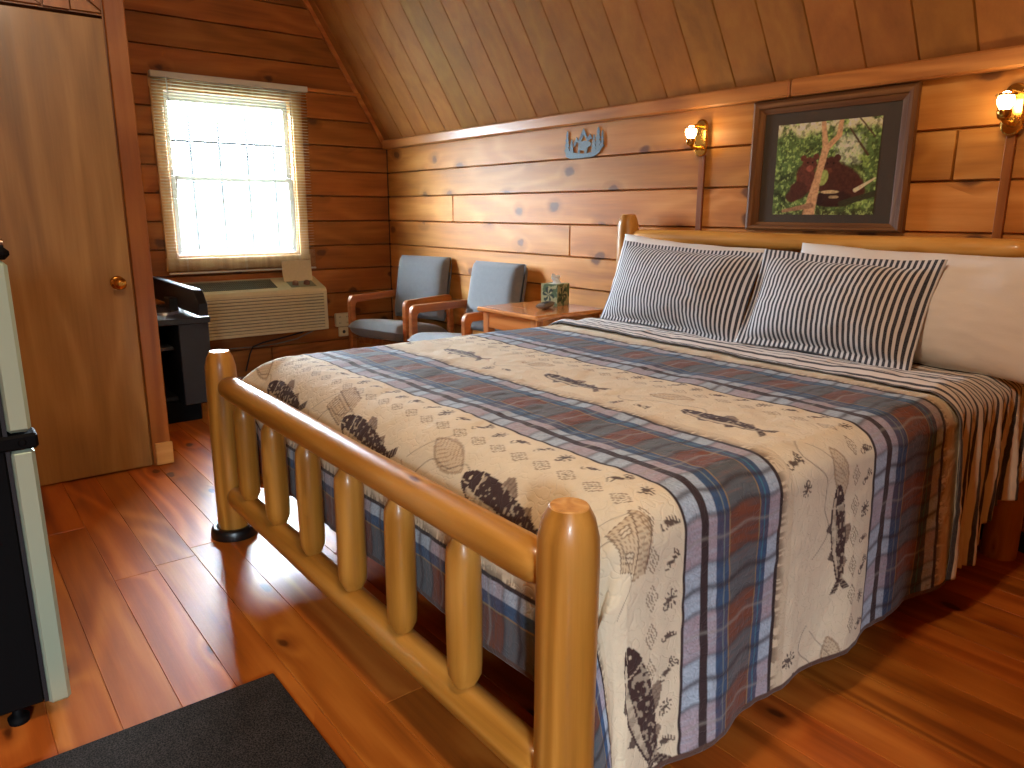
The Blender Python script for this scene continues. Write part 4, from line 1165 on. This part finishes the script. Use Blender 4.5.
for k, (nm, mt_) in enumerate((('bottom_moulding', 'frame_x'), ('side_moulding', 'frame_z'), ('top_moulding', 'frame_x'), ('side_moulding', 'frame_z'))):
    a, b = k, (k+1) % 4
    mould((o4[a], o4[b], i4[b], i4[a]), None, nm, M[mt_])
mx0, mx1, mz0, mz1 = FX0_+fw-.006, FX1_-fw+.006, FZ0+fw*.62-.006, FZ1-fw+.006
mb = MB(); mb.box(mx0, mx1, YW-.009, YW-.003, mz0, mz1); mb.build('mount', M['mat'], pic)
px0, px1, pz0, pz1 = FX0_+.126, FX1_-.132, FZ0+.070, FZ1-.108
nxp, nzp = 170, 135
A, B = np.meshgrid(np.linspace(0, 1, nxp), np.linspace(0, 1, nzp), indexing='ij')
def nz(f, s, o=4): return fbm(A*f*1.25, B*f, s, o)
pc = np.empty(A.shape+(3,)); g1 = nz(7, 200); g2 = nz(22, 210, 3)
pc[:] = np.array(lin((62, 84, 44))); pc *= (.25+1.4*g1)[..., None]
def pp(mask, col, a=1.0):
    global pc
    mk = np.clip(mask*a, 0, 1)[..., None]; pc = pc*(1-mk)+np.array(lin(col))*mk
pp(sstep(.58, .7, g2), (120, 146, 74), .6); pp(sstep(.48, .36, g2)*sstep(.45, .3, g1), (20, 30, 18), .7)
pp(sstep(.13, .05, np.abs(A-.72)-.03+.12*(g2-.5))*sstep(.5, .6, B)*sstep(.88, .78, B), (176, 186, 156), .75)
pp(sstep(.86, .97, B+.18*(g1-.5))*sstep(.5, .7, nz(12, 230)+.25), (206, 200, 160), .8)
pp(sstep(.1, .0, B+.1*(g1-.5)), (44, 40, 26), .7)
pp(sstep(.60, .68, nz(34, 270, 3)), (150, 176, 104), .55); pp(sstep(.40, .33, nz(30, 280, 3)), (16, 24, 14), .6)
def ell(cx, cy, rx, ry, rot=0.0, e=.12):
    ca, sa = math.cos(rot), math.sin(rot); p = (A-cx)*ca+(B-cy)*sa; qq = -(A-cx)*sa+(B-cy)*ca
    return sstep(1+e, 1-e, np.hypot(p/rx, qq/ry)+.1*(nz(30, 240, 2)-.5))
fur = (56, 30, 23); fur2 = (88, 48, 36)
pp(ell(.68, .30, .20, .21, -.25), fur); pp(ell(.60, .40, .17, .17), fur); pp(ell(.56, .52, .095, .10), fur); pp(ell(.50, .585, .03, .035), fur); pp(ell(.625, .605, .033, .04), fur)
pp(ell(.80, .28, .10, .14, .4), fur); pp(ell(.60, .17, .20, .09), (38, 20, 16))
f2 = (74, 40, 31); pp(ell(.33, .40, .10, .16, .15), f2); pp(ell(.355, .545, .075, .085), f2); pp(ell(.29, .62, .03, .034), f2); pp(ell(.415, .63, .03, .034), f2); pp(ell(.26, .27, .09, .10), fur); pp(ell(.2, .2, .07, .06), fur)
pp(ell(.545, .47, .04, .035), fur2, .8); pp(ell(.36, .505, .035, .035), (120, 66, 52), .8)
for ex, ey in ((.53, .55), (.59, .55), (.335, .57), (.385, .57)): pp(ell(ex, ey, .009, .011), (8, 6, 6))
pp(ell(.50, .40, .05, .085, -.2), (122, 136, 74)); pp(ell(.58, .245, .09, .018), (170, 150, 110), .8); pp(ell(.62, .19, .05, .016), (160, 142, 104), .7)
bark = (158, 124, 92)
def limb(x0, y0, x1, y1, w0, w1, col=bark, a=1.0):
    dx, dy = x1-x0, y1-y0; L2 = dx*dx+dy*dy; t = np.clip(((A-x0)*dx+(B-y0)*dy)/L2, 0, 1)
    d = np.hypot(A-x0-t*dx, B-y0-t*dy); w = w0+(w1-w0)*t
    pp(sstep(1.15, .85, d/w+.2*(nz(40, 250, 2)-.5)), col, a)
limb(.38, -.02, .45, .42, .06, .034); limb(.45, .42, .50, .70, .034, .034); limb(.50, .70, .46, .99, .03, .022); limb(.50, .70, .62, .84, .03, .026); limb(.62, .84, .63, 1.0, .026, .022)
limb(.12, .04, .40, .10, .018, .03, (120, 92, 70)); limb(.82, .26, .99, .38, .022, .008, (176, 158, 128)); limb(.72, .90, .90, .62, .008, .012, (60, 48, 34)); limb(.80, 1.0, .95, .80, .007, .007, (60, 48, 34)); limb(.7, .12, 1.0, .22, .03, .03, (40, 44, 30))
pc *= ((.7+.6*vnoise(A*70, B*58, 260))*2.2)[..., None]; pc = np.minimum(pc, .8)
Gp = np.stack([px0+(px1-px0)*A, np.full_like(A, YW-.0105), pz0+(pz1-pz0)*B], -1)
po = grid_object('photo_print', Gp, M['print'], col=pc, parent=pic)
mb = MB(); mb.box(mx0, mx1, YW-.0145, YW-.0125, mz0, mz1); mb.build('glass', M['glass'], pic)

# ------------------------------------------------------------------ sconces
def sconce(x, label):
    t = thing('wall_sconce', (x, YW, 1.48), label, 'wall lamp', 'brass sconces above the headboard')
    mb = MB(); n = 24; w, h0, h1 = .034, 1.492, 1.667
    pts = [(x+w*math.cos(PI+PI*k/11), h0+w+w*math.sin(PI+PI*k/11)) for k in range(12)]+[(x+w*math.cos(PI*k/11), h1-w+w*math.sin(PI*k/11)) for k in range(12)]
    mb.prism(pts, lambda u, v, d: (u, YW-d, v), .016, .034)
    mb.build('backplate', M['brass'], t, bevel=.006)
    mb = MB(); mb.tube([(x, YW-.03, 1.535), (x, YW-.055, 1.530), (x, YW-.090, 1.535), (x, YW-.104, 1.545)], .009, 10); mb.build('arm', M['brass'], t)
    mb = MB(); mb.lathe((x, YW-.106, 1.540), (x, YW-.106, 1.572), [(0, .010), (.2, .02), (.8, .024), (1, .022)], 18); mb.build('socket', M['brass'], t)
    mb = MB(); mb.tube([(x, YW-.03, 1.635), (x, YW-.07, 1.636), (x, YW-.10, 1.626)], .006, 8)
    mb.tube([(x+.030*math.cos(2*PI*k/20), YW-.106+.030*math.sin(2*PI*k/20), 1.620) for k in range(21)], .004, 8); mb.build('shade_ring', M['brass'], t)
    mb = MB(); mb.lathe((x, YW-.106, 1.568), (x, YW-.106, 1.632), [(0, .012), (.12, .016), (.35, .024), (.6, .0265), (.82, .021), (.95, .011), (1, .004)], 20); b = mb.build('bulb', M['bulb'], t)
    return t
sconce(SX[0], 'lit brass wall sconce left of the bear picture')
sconce(SX[1], 'lit brass wall sconce right of the bear picture')

# ------------------------------------------------------------------ metal silhouette on the wall
art = thing('metal_wall_art', (-3.25, YW, 1.532), 'blue-grey cut-metal bear and pine trees on the pine wall', 'wall art')
def aw(u, v, d): return (-3.412+u*.325, YW-d, 1.532+v*.165)
def art_part(name, poly, d0=.006, d1=.0095):
    mb = MB(); mb.prism(poly, aw, d0, d1); return mb.build(name, M['metalart'], art)
base = [(.02, .28), (.05, .08), (.16, .0), (.5, .0), (.76, .02), (.9, .14), (.98, .36), (.88, .30), (.78, .20), (.6, .15), (.4, .16), (.25, .2), (.14, .28)]
art_part('ground_band', base)
def pine(cx, b, w, h, nlev=4):
    L = [(cx-w*.12, b)]; Rr = [(cx+w*.12, b)]
    for k in range(nlev):
        z0 = b+h*(.08+.23*k); ww = w*.5*(1-k/nlev*.8)
        L += [(cx-ww, z0), (cx-ww*.42, z0+h*.17)]; Rr += [(cx+ww, z0), (cx+ww*.42, z0+h*.17)]
    return Rr+[(cx, b+h)]+L[::-1]
art_part('pine_tree', pine(.07, .22, .14, .74), .0062, .0098); art_part('pine_tree', pine(.19, .2, .13, .46), .0064, .01)
art_part('pine_tree', pine(.86, .2, .19, .78), .0062, .0098); art_part('pine_tree', pine(.965, .3, .10, .56), .0066, .0102); art_part('pine_tree', pine(.76, .17, .14, .58), .0068, .0104)
art_part('mountain', [(.24, .50), (.32, .72), (.36, .60), (.49, .98), (.60, .66), (.66, .78), (.72, .6), (.67, .62), (.60, .52), (.5, .78), (.40, .46), (.33, .56), (.27, .38)], .006, .0092)
art_part('bear', [(.36, .15), (.41, .15), (.42, .26), (.52, .25), (.53, .14), (.59, .14), (.60, .30), (.63, .36), (.68, .38), (.70, .46), (.66, .52), (.60, .54), (.55, .57), (.42, .56), (.37, .48)], .0064, .01)

# ------------------------------------------------------------------ light
SKY_LO, SKY_HI = 62.0, 380.0
W_ = bpy.data.worlds.new('sky'); scene.world = W_; W_.use_nodes = True
nt_ = W_.node_tree; bg = nt_.nodes['Background']
# hazy bright sky: pale at the horizon, brighter higher up
tc = nt_.nodes.new('ShaderNodeTexCoord'); sx_ = nt_.nodes.new('ShaderNodeSeparateXYZ'); mr = nt_.nodes.new('ShaderNodeMapRange'); mr.interpolation_type = 'SMOOTHSTEP'
nt_.links.new(tc.outputs['Generated'], sx_.inputs[0]); nt_.links.new(sx_.outputs[2], mr.inputs[0])
mr.inputs[1].default_value = .08; mr.inputs[2].default_value = .40; mr.inputs[3].default_value = SKY_LO; mr.inputs[4].default_value = SKY_HI
nt_.links.new(mr.outputs[0], bg.inputs[1]); bg.inputs[0].default_value = (.74, .88, 1.0, 1)
def area(name, loc, rot, sx, sy, energy=0, color=(1, 1, 1), portal=False):
    li = bpy.data.lights.new(name, 'AREA'); li.shape = 'RECTANGLE'; li.size = sx; li.size_y = sy; li.energy = energy; li.color = color
    if portal: li.cycles.is_portal = True
    o = bpy.data.objects.new(name, li); COL.objects.link(o); o.location = loc; o.rotation_euler = rot; return o
area('window_portal', (XW+.004, (WY0+WY1)/2, (WZ0+WZ1)/2), (0, -PI/2, 0), WZ1-WZ0, WY1-WY0, 1, portal=True)
area('entry_window_portal', (XR-.004, (fy0+fy1)/2, (fz0+fz1)/2), (0, PI/2, 0), fz1-fz0, fy1-fy0, 1, portal=True)
def point(name, loc, e, col, r):
    li = bpy.data.lights.new(name, 'POINT'); li.energy = e; li.color = col; li.shadow_soft_size = r
    o = bpy.data.objects.new(name, li); COL.objects.link(o); o.location = loc; return o
point('ceiling_lamp', (-.92, .55, 2.7), 98, (1, .80, .56), .10)

scene.view_settings.view_transform = 'Standard'; scene.view_settings.look = 'None'
scene.view_settings.gamma = 1; scene.view_settings.use_curve_mapping = False
scene.view_settings.exposure = 0.0
scene.cycles.use_denoising = True
scene.cycles.max_bounces = 8; scene.cycles.diffuse_bounces = 4; scene.cycles.transparent_max_bounces = 12
scene.cycles.sample_clamp_indirect = 6.0
scene.cycles.caustics_reflective = False; scene.cycles.caustics_refractive = False
